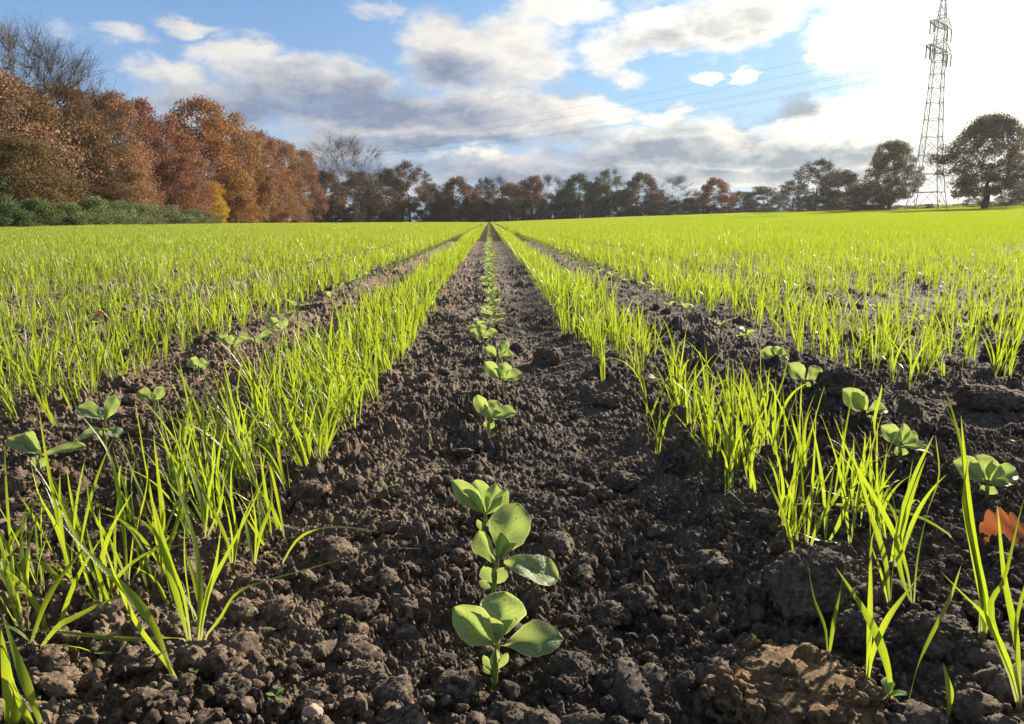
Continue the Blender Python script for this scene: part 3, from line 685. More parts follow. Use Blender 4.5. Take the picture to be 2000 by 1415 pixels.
def hero_bean(base, top, leaves, small, label, dep=None):
    b = G3(*base) if dep is None else at_y(base[0], base[1], dep)
    def q(px, py, dy): return np.array(at_y(px, py, b.y + dy)) - np.array(b)
    st = [(0, 0, -.02), (0, 0, 0), list(q((base[0] * .4 + top[0] * .6), (base[1] + top[1]) / 2, 0)), list(q(top[0], top[1], 0))]
    LV = [(q(*l[0]), q(*l[1]), l[2], l[3] * (1. if base[1] > 1000 else .88), l[4] * 1.3, l[5]) for l in leaves]; SM = [(q(*l[0]), q(*l[1]), l[2], l[3], l[4], l[5]) for l in small]
    return make_bean(b, st, LV, SM, label)
toC = (0, -.9, .45)
hero_bean((965, 1340), (972, 1245),
  [((968, 1262, 0), (888, 1188, .004), (-.45, -.55, .8), .040, .75, .12),
   ((974, 1248, .004), (984, 1155, .022), (.05, -.95, .5), .0460, .55, .10),
   ((978, 1262, -.002), (1100, 1243, -.006), (.1, -.55, .95), .034, .28, .12),
   ((968, 1262, -.006), (955, 1205, -.010), (.5, -.6, .3), .018, .9, .0),
   ((972, 1262, -.004), (1002, 1212, .0), (-.6, -.5, .3), .020, .9, .0)],
  [((964, 1312, 0), (945, 1282, -.004), (-.3, -.8, .5), .009, .5, .1), ((968, 1308, 0), (992, 1278, -.003), (.3, -.8, .5), .009, .5, .1), ((962, 1318, 0), (944, 1302, -.004), (-.3, -.8, .5), .007, .5, .1), ((967, 1300, 0), (968, 1268, -.004), (0, -.9, .2), .010, .7, .0)],
  'front broad bean seedling of the middle row, nearest the camera, four broad leaves')
hero_bean((962, 1168), (972, 1085),
  [((974, 1090, .004), (1012, 983, .022), (.0, -.95, .45), .054, .6, .10),
   ((984, 1098, -.002), (1092, 1125, -.010), (.25, -.45, 1.), .046, .22, .10),
   ((968, 1100, 0), (936, 1036, .004), (-.5, -.7, .5), .030, .7, .05),
   ((972, 1095, -.004), (1010, 1062, -.006), (-.3, -.6, .8), .014, .7, .0),
   ((968, 1098, -.002), (978, 1040, .0), (.4, -.7, .3), .022, .8, .0)],
  [((962, 1140, 0), (945, 1108, -.003), (-.2, -.9, .4), .018, .3, .1), ((966, 1142, 0), (984, 1110, -.003), (.2, -.9, .4), .018, .3, .1), ((960, 1150, 0), (936, 1136, -.003), (-.2, -.9, .4), .009, .3, .1)],
  'second broad bean seedling of the middle row, broadest leaves, pale drops on them')
hero_bean((946, 1050), (948, 1000),
  [((947, 1004, 0), (884, 940, .006), (-.4, -.6, .8), .034, .7, .1), ((948, 1002, .004), (928, 938, .02), (0, -.95, .4), .034, .5, .0), ((950, 1002, .002), (972, 944, .010), (.3, -.8, .5), .030, .6, .05), ((950, 1004, -.002), (992, 958, .0), (.6, -.6, .6), .026, .8, .12)],
  [((946, 1040, 0), (932, 1016, -.002), (-.3, -.9, .4), .009, .4, .1), ((948, 1040, 0), (966, 1010, -.002), (.3, -.9, .4), .010, .4, .1)],
  'third broad bean seedling of the middle row, smaller, leaves folded upward')
hero_bean((954, 846), (956, 815),
  [((955, 818, 0), (930, 772, .01), (-.3, -.8, .5), .034, .5, .0), ((957, 818, 0), (1006, 802, -.004), (.3, -.6, .8), .044, .5, .2), ((957, 818, .004), (972, 784, .02), (0, -.9, .4), .042, .4, .0)],
  [((954, 838, 0), (946, 824, -.002), (-.3, -.9, .4), .010, .4, .1), ((955, 840, 0), (965, 826, -.002), (.3, -.9, .4), .010, .4, .1)],
  'fourth broad bean seedling of the middle row, standing alone in bare soil')
hero_bean((982, 768), (982, 740),
  [((981, 744, 0), (946, 708, .01), (-.4, -.7, .6), .044, .6, .05), ((984, 744, 0), (1020, 728, -.004), (.4, -.6, .7), .044, .5, .2), ((983, 742, .006), (985, 708, .02), (0, -.9, .4), .044, .4, .0)], [],
  'fifth broad bean seedling of the middle row, wide wing-like leaves')
hero_bean((972, 716), (974, 694),
  [((973, 698, 0), (946, 680, .01), (-.4, -.7, .6), .040, .5, .05), ((975, 698, 0), (1004, 694, -.004), (.4, -.6, .7), .040, .5, .2), ((974, 696, .006), (990, 666, .02), (.2, -.9, .4), .038, .5, .1)], [],
  'sixth broad bean seedling of the middle row, close behind the wing-leaved one')
hero_bean((943, 674), (943, 656),
  [((943, 660, 0), (918, 645, .01), (-.4, -.7, .6), .040, .4, .05), ((944, 660, 0), (970, 646, -.004), (.4, -.6, .7), .044, .4, .2), ((943, 658, .006), (938, 634, .02), (0, -.9, .4), .040, .4, .1)], [],
  'seventh broad bean seedling of the middle row, set slightly left of the line')
# beans right of the middle
hero_bean((1687, 832), (1690, 800),
  [((1688, 806, 0), (1648, 760, .006), (-.4, -.8, .5), .046, .5, .1), ((1690, 804, 0), (1668, 768, -.01), (-.1, -.9, .3), .040, .4, .1), ((1692, 806, 0), (1734, 796, -.008), (.3, -.5, .8), .038, .5, .3)],
  [((1686, 826, 0), (1680, 806, -.003), (-.2, -.9, .4), .016, .5, .1), ((1688, 824, 0), (1706, 814, -.003), (.2, -.9, .4), .014, .4, .1)], 'broad bean seedling just in front of the round boulder-like clod')
hero_bean((1758, 902), (1760, 862),
  [((1759, 868, 0), (1722, 832, .006), (-.4, -.7, .6), .034, .5, .1), ((1760, 866, .004), (1766, 826, .01), (0, -.9, .3), .022, .6, .0), ((1760, 868, 0), (1792, 846, .004), (.4, -.7, .6), .024, .4, .1), ((1762, 872, -.004), (1828, 876, -.010), (.2, -.5, .9), .034, .5, .35), ((1759, 872, -.004), (1740, 850, -.010), (0, -.6, .8), .030, .4, .2)],
  [((1758, 892, 0), (1750, 874, -.003), (-.2, -.9, .4), .014, .5, .1), ((1758, 892, 0), (1768, 876, -.003), (.2, -.9, .4), .014, .4, .1)], 'broad bean seedling with a drooping right leaf, second in the right row')
hero_bean((1926, 978), (1930, 938),
  [((1928, 944, 0), (1866, 900, .004), (-.4, -.6, .8), .040, .4, .1), ((1930, 942, .004), (1904, 888, .02), (-.1, -.9, .5), .044, .4, .0), ((1930, 942, .004), (1940, 900, .01), (0, -.9, .3), .034, .6, .0), ((1932, 944, 0), (1986, 916, .002), (.4, -.6, .7), .036, .6, .15), ((1930, 946, -.006), (1978, 944, -.014), (.1, -.3, 1.), .022, .2, .1)],
  [((1926, 966, 0), (1916, 950, -.003), (-.2, -.9, .4), .016, .5, .1), ((1927, 966, 0), (1944, 952, -.003), (.2, -.9, .4), .014, .4, .1)], 'pale shining broad bean seedling near the right edge behind the oak leaf')
hero_bean((1572, 764), (1574, 740),
  [((1573, 744, 0), (1540, 712, .006), (-.4, -.7, .6), .046, .5, .1), ((1575, 744, 0), (1604, 718, .002), (.4, -.6, .7), .044, .5, .2)], [((1572, 758, 0), (1580, 746, -.003), (.2, -.9, .4), .016, .5, .1)], 'broad bean seedling left of the round boulder-like clod')
hero_bean((1513, 712), (1514, 696),
  [((1513, 700, 0), (1488, 684, .006), (-.4, -.7, .6), .046, .4, .1), ((1514, 700, 0), (1541, 690, .002), (.4, -.6, .7), .044, .5, .2), ((1514, 700, .004), (1516, 676, .01), (0, -.9, .3), .040, .4, .0)], [], 'broad bean seedling showing between wheat blades right of centre')
# beans left of the middle
hero_bean((75, 928), (78, 884),
  [((78, 890, 0), (14, 852, .006), (-.3, -.4, .9), .034, .3, .12), ((80, 886, .004), (48, 846, .02), (-.2, -.7, .6), .036, .5, .0), ((82, 890, 0), (164, 868, -.004), (.1, -.5, .9), .030, .35, .1)],
  [((75, 916, 0), (66, 894, -.003), (-.2, -.9, .4), .014, .5, .1), ((76, 916, 0), (88, 896, -.003), (.2, -.9, .4), .014, .4, .1)], 'low broad bean seedling at the left edge with long flat leaves')
hero_bean((206, 872), (205, 818),
  [((204, 822, 0), (152, 792, .006), (-.3, -.4, .9), .042, .4, .1), ((206, 820, .004), (230, 772, .014), (.3, -.8, .5), .034, .5, .0), ((205, 838, -.004), (142, 858, -.014), (-.2, -.3, 1.), .042, .2, .1), ((207, 838, -.004), (234, 852, -.016), (.2, -.3, 1.), .040, .2, .05)],
  [((206, 856, 0), (198, 838, -.003), (-.2, -.9, .4), .014, .5, .1)], 'broad bean seedling with four spread leaves behind the left wheat row')
hero_bean((455, 698), (455, 672),
  [((455, 678, 0), (424, 652, .006), (-.3, -.5, .8), .040, .4, .3), ((456, 678, 0), (452, 654, -.006), (-.3, -.8, .3), .040, .6, .0), ((457, 678, 0), (480, 660, -.004), (.4, -.5, .8), .040, .5, .3)], [], 'broad bean seedling left of centre with arching leaves, in open soil')
hero_bean((497, 682), (498, 664),
  [((497, 668, 0), (466, 654, .006), (-.3, -.5, .8), .040, .4, .2), ((499, 668, 0), (528, 648, -.004), (.4, -.5, .8), .042, .5, .3)], [], 'broad bean seedling just right of the arching one, left of centre')
hero_bean((545, 654), (545, 640), [((545, 644, 0), (528, 620, .006), (-.3, -.7, .6), .044, .5, .1), ((546, 644, 0), (560, 622, .0), (.4, -.6, .7), .044, .5, .1)], [], 'broad bean seedling with two upright leaves, third along the left row')
hero_bean((387, 738), (388, 716), [((388, 720, 0), (372, 700, .006), (-.3, -.7, .6), .040, .5, .1), ((389, 720, 0), (408, 706, .0), (.4, -.6, .7), .042, .5, .1)], [], 'small broad bean seedling half hidden behind left wheat blades')
hero_bean((300, 800), (302, 778), [((301, 782, 0), (268, 764, .006), (-.3, -.5, .8), .036, .4, .1), ((303, 782, 0), (320, 756, .0), (.4, -.7, .6), .034, .5, .1)], [], 'broad bean seedling showing above wheat tips in the left row')

# ordinary bean seedlings: four models, copied with their parts
def rand_bean(seed):
    rg = random.Random(seed); h = rg.uniform(.028, .045); root_l = []
    for i in range(4 if seed % 2 else 3):
        a = i * 2.2 + rg.uniform(-.4, .4) + seed; L = rg.uniform(.034, .048); e = rg.uniform(.2, .95)
        p0 = np.array((0, 0, h - .004 * i)); d = np.array((math.cos(a) * math.cos(e), math.sin(a) * math.cos(e), math.sin(e)))
        n_ = np.array((-math.cos(a) * math.sin(e), -math.sin(a) * math.sin(e), math.cos(e)))
        root_l.append((p0 + d * .004, p0 + d * L, n_, rg.uniform(.026, .036), rg.uniform(.3, .7), rg.uniform(.05, .3)))
    return make_bean((0, -50, 0), [(0, 0, -.02), (0, 0, 0), (.002, 0, h * .6), (0, 0, h)], root_l, [((0, 0, h * .5), (.012, .004, h * .8), (-.6, 0, .8), .009, .5, .1)], 'x')
BP = [rand_bean(i) for i in range(5)]
used = set()
bn = {}
BR = {0: 'middle bean row', -1: 'first bean row to the left', 1: 'first bean row to the right', -2: 'second bean row to the left', 2: 'second bean row to the right', 3: 'third bean row to the right', -3: 'third bean row to the left'}
cand = []
for k, y0, y1 in ((0, 2.62, 16), (-1, 2.25, 6), (1, 2.25, 6), (-2, 2.4, 5), (2, 2.4, 5)):
    y_ = y0
    while y_ < y1:
        x_ = .75 * k + random.gauss(0, .015)
        if infan(x_, y_): cand.append((x_, y_, k))
        y_ += random.uniform(.07, .15) if k == 0 else random.uniform(.2, .5)
tmp = {0: 7, -1: 7, 1: 5}
for x_, y_, k in cand:
    i = random.randrange(5)
    if i in used: r_ = copy_tree(BP[i])
    else: r_ = BP[i]; used.add(i)
    s_ = random.uniform(.9, 1.3); r_.location = (x_, y_, float(macro(x_, y_)) + .002); r_.rotation_euler = (0, 0, random.uniform(0, 6.28)); r_.scale = (s_,) * 3
    bn[k] = bn.get(k, tmp.get(k, 0)) + 1
    tag(r_, f'small broad bean seedling, {ordw(bn[k])} from the front in the {BR[k]}', 'bean plant', BG)
for i in range(5):
    if i not in used:
        for ch in list(BP[i].children): bpy.data.objects.remove(ch)
        bpy.data.objects.remove(BP[i])
# the far end of the middle bean row, past counting
def merged_bean():
    A_ = Acc()
    for q in range(5):
        a = q * 1.3; p0 = np.array((0, 0, .03)); d = np.array((math.cos(a) * .8, math.sin(a) * .8, .55)); n_ = np.array((-.5 * math.cos(a), -.5 * math.sin(a), .8))
        me = leaf_mesh(p0, p0 + d * .045, n_, .034, .4, .15, 5, 3)
        V = np.empty(len(me.vertices) * 3, np.float32); me.vertices.foreach_get('co', V); A_.add(V.reshape(-1, 3), grid_faces(5, 3)); bpy.data.meshes.remove(me)
    me = A_.mesh('bean_tops'); me.materials.append(M_BSTEM); return me
fb = []
for k in range(-2, 3):
    y_ = 16 if k == 0 else 6
    while y_ < (110 if k == 0 else 22): fb.append((.75 * k + random.gauss(0, .02), y_, random.uniform(0, 6), random.uniform(.9, 1.4), 0)); y_ += random.uniform(.1, .3) * (1 if y_ < 40 else 2)
tag(scatter('distant_beans', fb, [merged_bean()]), 'bean seedlings shrinking to the vanishing point of the rows', 'bean plants', kind='stuff')

# ------------------------------------------------------------------ clods and crumbs
def clod_mesh(seed, sub=5, sx=1, sy=1, sz=.75, rough=.16, angular=.0, crumbs=0, csize=1.):
    V, Fc = ico(sub); p = V * 1.6 + seed * 3.7
    r = 1 + .55 * fbm3(p, seed, 3, .5) + rough * fbm3(V * 7 + seed, seed + 5, 4, .62)
    if angular:
        for i in range(9):
            rg = random.Random(seed * 31 + i); n_ = np.array([rg.gauss(0, 1), rg.gauss(0, 1), rg.gauss(0, 1)]); n_ /= np.linalg.norm(n_); d = V @ n_ * r
            r = np.where(d > .72, r * (.72 / np.maximum(d, .01)) ** angular, r)
        r = r + rough * .35 * fbm3(V * 9 + seed, seed + 7, 4, .6)
    cr = np.maximum(0, vn3(V * 13 + seed, seed + 2)) ** .7 * .09 + np.maximum(0, vn3(V * 31 + seed, seed + 3)) ** .8 * .10 + np.maximum(0, vn3(V * 60 + seed, seed + 4)) * .07
    V1 = V * (r + cr)[:, None]; S_ = np.array((sx, sy, sz))
    if not crumbs: return mesh_np('clod', V1 * S_, Fc)
    A_ = Acc(); A_.add(V1 * S_, Fc); rg = np.random.default_rng(seed); cv, cf = ico(3)
    for q in range(crumbs):
        j = rg.integers(0, len(V1)); c_ = V1[j] * S_
        if c_[2] < -.25 * sz: continue
        rr_ = (.025 + .10 * rg.random() ** 2.2) * csize
        lump = cv * (1 + .8 * fbm3(cv * 1.9 + q, seed + q, 3, .55))[:, None] * rg.uniform(.6, 1.15, 3) * rr_
        A_.add(lump + c_ * (1 + rr_ * .15), cf)
    return A_.mesh('clod')
CL = [  # photo x range centre, base y, half width px, height ratio, angular, label, material
 (1590, 1215, 88, .85, .9, 'biggest dark angular clod, lower right, with wheat blades in front', 0),
 (1662, 780, 56, .70, .2, 'round boulder-like dark clod between the right bean seedlings', 0),
 (1575, 1452, 150, .34, .15, 'ochre-brown crumbly clod along the bottom edge, lower right', 1),
 (1680, 1400, 70, .50, .4, 'sunlit yellowish clod at the bottom edge beside the ochre one', 1),
 (1690, 1262, 52, .75, .4, 'dark rounded clod right of the biggest angular one', 0),
 (1115, 1335, 46, .70, .5, 'grey-topped clod just right of the front bean seedling', 0),
 (1215, 955, 36, .62, .3, 'rounded clod alone on smooth soil right of the third bean', 0),
 (1088, 1080, 36, .75, .5, 'ridged clod close right of the second bean seedling', 0),
 (1072, 712, 34, .8, .3, 'dark clod right of the fifth middle bean seedling', 0),
 (1190, 795, 30, .6, .4, 'clod in the bare strip midway to the right wheat row', 0),
 (1195, 1215, 42, .45, .6, 'flat slab-like clod right of the front beans', 0),
 (1845, 1275, 62, .6, .4, 'broad dark clod beneath the tallest wheat seedling', 0),
 (660, 1105, 38, .7, .4, 'dark crumbly clod beside the bent-over wheat blade', 0),
 (600, 985, 44, .6, .2, 'lumpy brown clod at the inner edge of the left wheat', 0),
 (20, 965, 34, .8, .2, 'rounded brown clod at the left edge beside the low bean', 0),
 (448, 1378, 46, .55, .3, 'brown clod at the bottom edge below the front wheat tuft', 0),
 (700, 1360, 54, .55, .3, 'lumpy clod at the bottom edge left of the front bean', 0),
 (1450, 1335, 60, .35, .5, 'low grey clod dotted with tiny green sprouts, lower right', 0),
 (1960, 800, 56, .45, .5, 'flat dark clod at the right edge beyond the bean row', 0),
 (1980, 700, 40, .6, .3, 'dark mound-like clod at the right edge near wheat stems', 0),
 (650, 1175, 30, .6, .3, 'small brown clod left of the second bean seedling', 0),
 (900, 1095, 34, .7, .5, 'dark clod just left of the second bean seedling', 0),
 (1240, 1090, 24, .6, .3, 'small clod between slab-like clod and the ridged one', 0),
 (1375, 1130, 34, .5, .5, 'crumbly clod at the left foot of the biggest angular one', 0),
 (1010, 690, 16, .8, .3, 'small dark clod beside the sixth middle bean', 0),
 (290, 1400, 44, .5, .3, 'brown lump at the bottom edge near the left corner', 0)]
for i, (px, py, hw, hr, an, lab, mt) in enumerate(CL):
    b = G3(px, min(py, 1440)); dep = b.length if False else (b - Vector((0, 0, CAM_H))).length
    rad = hw / F * dep
    me = clod_mesh(i + 3, 6 if hw > 50 else 5, 1, random.uniform(.8, 1.05), hr, .18 if mt else .20, an, 260 if mt else 70 if hw < 50 else 120, 1.15 if mt else 1.)
    o = obj('clod', me, M_RUST if mt else M_CLOD)
    o.location = (b.x, b.y + rad * .55, b.z + rad * hr * (.55 if i == 0 else .30)); o.scale = (rad * .92,) * 3; o.rotation_euler = (0, 0, random.uniform(-.6, .6))
    tag(o, lab, 'clod', 'clods of earth lying on the field')
CRM = []
for i in range(7):
    me = clod_mesh(50 + i, 3 if i < 4 else 4, 1, random.uniform(.6, 1), random.uniform(.5, .8), .42, .9); me.materials.append(M_CLOD); CRM.append(me)
cr = []
rg = np.random.default_rng(11)
N = 17000
yy = 1 / rg.uniform(1 / 6., 1 / .42, N); xx = rg.uniform(-1, 1, N) * (.76 * yy + .1)
keep = (vn(xx * 5, yy * 4, 66) + .7 * vn(xx * 19, yy * 17, 67)) > rg.uniform(-.50, .50, N) + .30 * np.exp(-((xx - .2) / .15) ** 2) + .12 * (xx > 0)
for x_, y_, kp in zip(xx, yy, keep):
    if not kp: continue
    s_ = .0016 + .0085 * rg.random() ** 3.2
    cr.append((x_, y_, rg.uniform(0, 6.3), s_, rg.integers(0, 7), s_ * .3 + rg.uniform(0, .010), rg.uniform(0, 6), rg.uniform(0, 6)))
for _ in range(900):
    y_ = 1 / rg.uniform(1 / 5.5, 1 / .48); x_ = rg.uniform(-1, 1) * (.74 * y_ + .1)
    if rg.random() < .5 * math.exp(-((x_ - .2) / .14) ** 2): continue
    s_ = .007 + .016 * rg.random() ** 2; cr.append((x_, y_, rg.uniform(0, 6.3), s_, rg.integers(7, 10), s_ * .25, rg.uniform(-.5, .5), rg.uniform(-.5, .5)))
for i in range(3):
    me = clod_mesh(70 + i, 4, 1, random.uniform(.7, 1), random.uniform(.55, .8), .30, .7, 26, 1.8); me.materials.append(M_CLOD); CRM.append(me)
tag(scatter('soil_crumbs', cr, CRM), 'small loose crumbs of dark earth strewn over the field', 'soil', kind='stuff')

# ------------------------------------------------------------------ little things on the soil
def weed(px, py, s, label):
    b = G3(px, py); r_ = empty('weed_sprout', b + Vector((0, 0, .006)), random.uniform(0, 6)); tag(r_, label, 'weed', 'tiny weed sprouts on the bare soil')
    A_ = Acc(); A_.add(*tube([(0, 0, -.012), (0, 0, .3 * s), (0.02 * s, 0, .6 * s)], [.05 * s, .045 * s, .03 * s], 5)); obj('stem', A_.mesh('stem'), M_WEED, r_)
    n = random.choice((2, 3, 4))
    for i in range(n):
        a = i * 6.28 / n + random.uniform(-.3, .3); e = random.uniform(.1, .6); d = np.array((math.cos(a) * math.cos(e), math.sin(a) * math.cos(e), math.sin(e)))
        me = leaf_mesh((0, 0, .6 * s), d * s * random.uniform(.7, 1.1) + np.array((0, 0, .6 * s)), (0, 0, 1), .5 * s, .3, .2, 6, 5); me.materials.clear(); me.materials.append(M_WEED); obj('leaf', me, None, r_)
W_ = [(490, 1212, .010, 'four-leaved weed sprout between front wheat tuft and front bean'), (675, 1225, .007, 'faint weed sprout right of the four-leaved one, on brown crumbs'), (770, 966, .012, 'leafy weed sprout left of the third bean'),
 (848, 950, .009, 'weed sprout just left of the third bean leaves'), (882, 1098, .007, 'weed sprout touching the second bean from the left'), (1096, 918, .008, 'green sprout alone on smooth soil right of the third bean'),
 (1013, 945, .009, 'weed sprout close right behind the third bean'), (1210, 980, .006, 'tiny sprout in front of the lone rounded clod'), (968, 862, .008, 'weed sprout in front of the fourth bean'),
 (790, 882, .010, 'pale weed sprout left of the fourth bean'), (800, 805, .008, 'weed sprout on soil beyond the pale one at left'), (855, 1380, .007, 'weed sprout at the bottom edge left of the front bean stem'), (925, 1378, .008, 'weed sprout at the bottom edge under the front bean'),
 (1460, 1310, .008, 'bluish weed sprout on the low grey clod'), (1478, 1286, .008, 'second bluish sprout on the low grey clod, behind the first'), (1510, 1282, .007, 'bluish sprout between low grey clod and the biggest clod'),
 (1562, 1276, .008, 'bluish sprout at the foot of the biggest dark clod'), (1530, 1300, .006, 'small bluish sprout in front of the biggest dark clod'), (1983, 878, .012, 'two-leaved weed sprout on bare soil at the right edge'),
 (1862, 1270, .008, 'weed sprout beneath the tallest wheat seedling'), (1730, 1400, .022, 'feathery yellow-green weed at the bottom edge beside the ochre clod'), (1660, 1395, .010, 'small weed behind the sunlit yellowish clod'),
 (400, 1010, .012, 'weed sprout inside the left wheat row'), (585, 935, .010, 'weed sprout at the soil edge of the left wheat row'), (540, 1385, .009, 'weed sprout at the bottom edge below the front wheat'), (180, 745, .012, 'curled weed sprout beyond the left wheat row'),
 (65, 830, .010, 'weed sprout behind the low bean at the left edge'), (1520, 905, .006, 'sprout by the front seedling of the dense right row'), (1965, 1330, .007, 'weed sprout at right, below the oak leaf'), (380, 1335, .008, 'weed sprout by the broad leaning wheat blades')]
for q in W_: weed(*q)

def fallen(px, py, size, matl, label, yaw=0., tilt=.3, lob=5, curl=.25, up=.0):
    b = G3(px, py); nu, nv = 44, 13; u = np.linspace(0, 1, nu)[:, None]; v_ = np.linspace(-1, 1, nv)[None, :]
    wp = np.sin(np.pi * u ** .8) ** .6 * .5 * ((.62 + .48 * np.abs(np.cos(u * math.pi * lob)) ** .6) if lob else 1); wp = np.where((u < .001) | (u > .999), .02, wp)
    h = curl * (v_ ** 2) * .5 * wp + .12 * np.sin(u * 3.1) + .012 * np.sin(u * 15 + v_ * 4)
    V = np.stack(np.broadcast_arrays(u - .5, v_ * wp, h - .05), -1) * size
    me = mesh_np('fallen_leaf', V, grid_faces(nu, nv), {'t': np.repeat(u, nv, 1), 'v': np.repeat(np.abs(v_), nu, 0)})
    o = obj('fallen_leaf', me, matl); o.location = b + Vector((0, 0, .012 + up)); o.rotation_euler = (tilt, -.15, yaw); tag(o, label, 'leaf', 'fallen leaves on the field'); return o
fallen(1962, 1058, .054, M_ORANGE, 'bright orange lobed oak leaf on the soil at the right edge', -.25, .75, 4)
fallen(1880, 552, .06, M_ORANGE, 'orange-red leaf caught among wheat far right', .3, .5, 4, .25, .07)
fallen(754, 634, .045, M_ORANGE, 'small orange leaf caught in the left wheat row', .4, .6, 3, .25, .07)
fallen(1562, 492, .06, M_ORANGE, 'yellow-orange leaf far out in the right wheat', .1, .4, 3, .25, .07)
fallen(1275, 752, .040, M_TAN, 'pale curled dry leaf by the lone two-bladed seedling', .9, .3, 0, .9)
fallen(1672, 652, .045, M_TAN, 'pinkish dry leaf among thin wheat stems at right', .2, .4, 0, .6)
fallen(200, 662, .045, M_ORANGE, 'orange leaf deep in the left wheat', .2, .4, 3, .25, .07)
def stalk(pts_, r, label, m=M_STRAW, cat='stalk'):
    q = [np.array(G3(px, py)) + np.array((0, 0, h)) for px, py, h in pts_]; A_ = Acc(); A_.add(*tube(cr_path(q, 8), np.linspace(r, r * .5, 8), 6))
    o = obj('dry_stalk', A_.mesh('dry_stalk'), m); tag(o, label, cat, 'bits of straw and dead stems')
stalk([(1058, 748, 0), (1060, 748, .03)], .0022, 'upright straw stub right of the fifth middle bean')
stalk([(1262, 1160, 0), (1256, 1160, .028), (1275, 1165, .018)], .0012, 'bent reddish dead stem on soil right of the beans')
stalk([(1306, 1048, .004), (1330, 1036, .008)], .0022, 'short pale straw lying between beans and right wheat')
stalk([(1650, 1320, .006), (1672, 1345, .006)], .0022, 'pale straw lying beside the sunlit yellowish clod')
stalk([(1420, 965, .006), (1452, 990, .004)], .0009, 'thin pale straw lying left of the loose wheat clump')
stalk([(1088, 1226, 0), (1090, 1226, .015)], .0006, 'thin upright red stem just right of the front bean leaf', M_ORANGE)
stalk([(660, 892, 0), (660, 892, .016)], .0010, 'thin upright red stem at the soil edge of left wheat', M_ORANGE)
stalk([(533, 985, 0), (536, 985, .04)], .0012, 'red wheat stub at the front of the dense left row', M_ORANGE)
def pebble(px, py, r, label):
    b = G3(px, py); me = clod_mesh(px % 97, 3, 1, .8, .7, .03); o = obj('pebble', me, M_STONE); o.location = b + Vector((0, 0, r * .6 + .006)); o.scale = (r,) * 3; tag(o, label, 'pebble', 'pebbles in the soil')
M_STONE = plain('stone', (.42, .33, .25), .7, 0, .3, 60)
pebble(612, 1416, .008, 'pale rounded pebble cut off by the bottom edge'); pebble(1372, 822, .006, 'tan pebble before the dense right row')
pebble(1525, 1312, .006, 'round grey pebble in front of the biggest clod'); pebble(1305, 1080, .004, 'small tan pebble on soil between beans and wheat')
pebble(400, 1275, .006, 'reddish pebble at the foot of the front wheat tuft'); pebble(1828, 800, .004, 'pale pebble on bare soil right of the boulder-like clod')

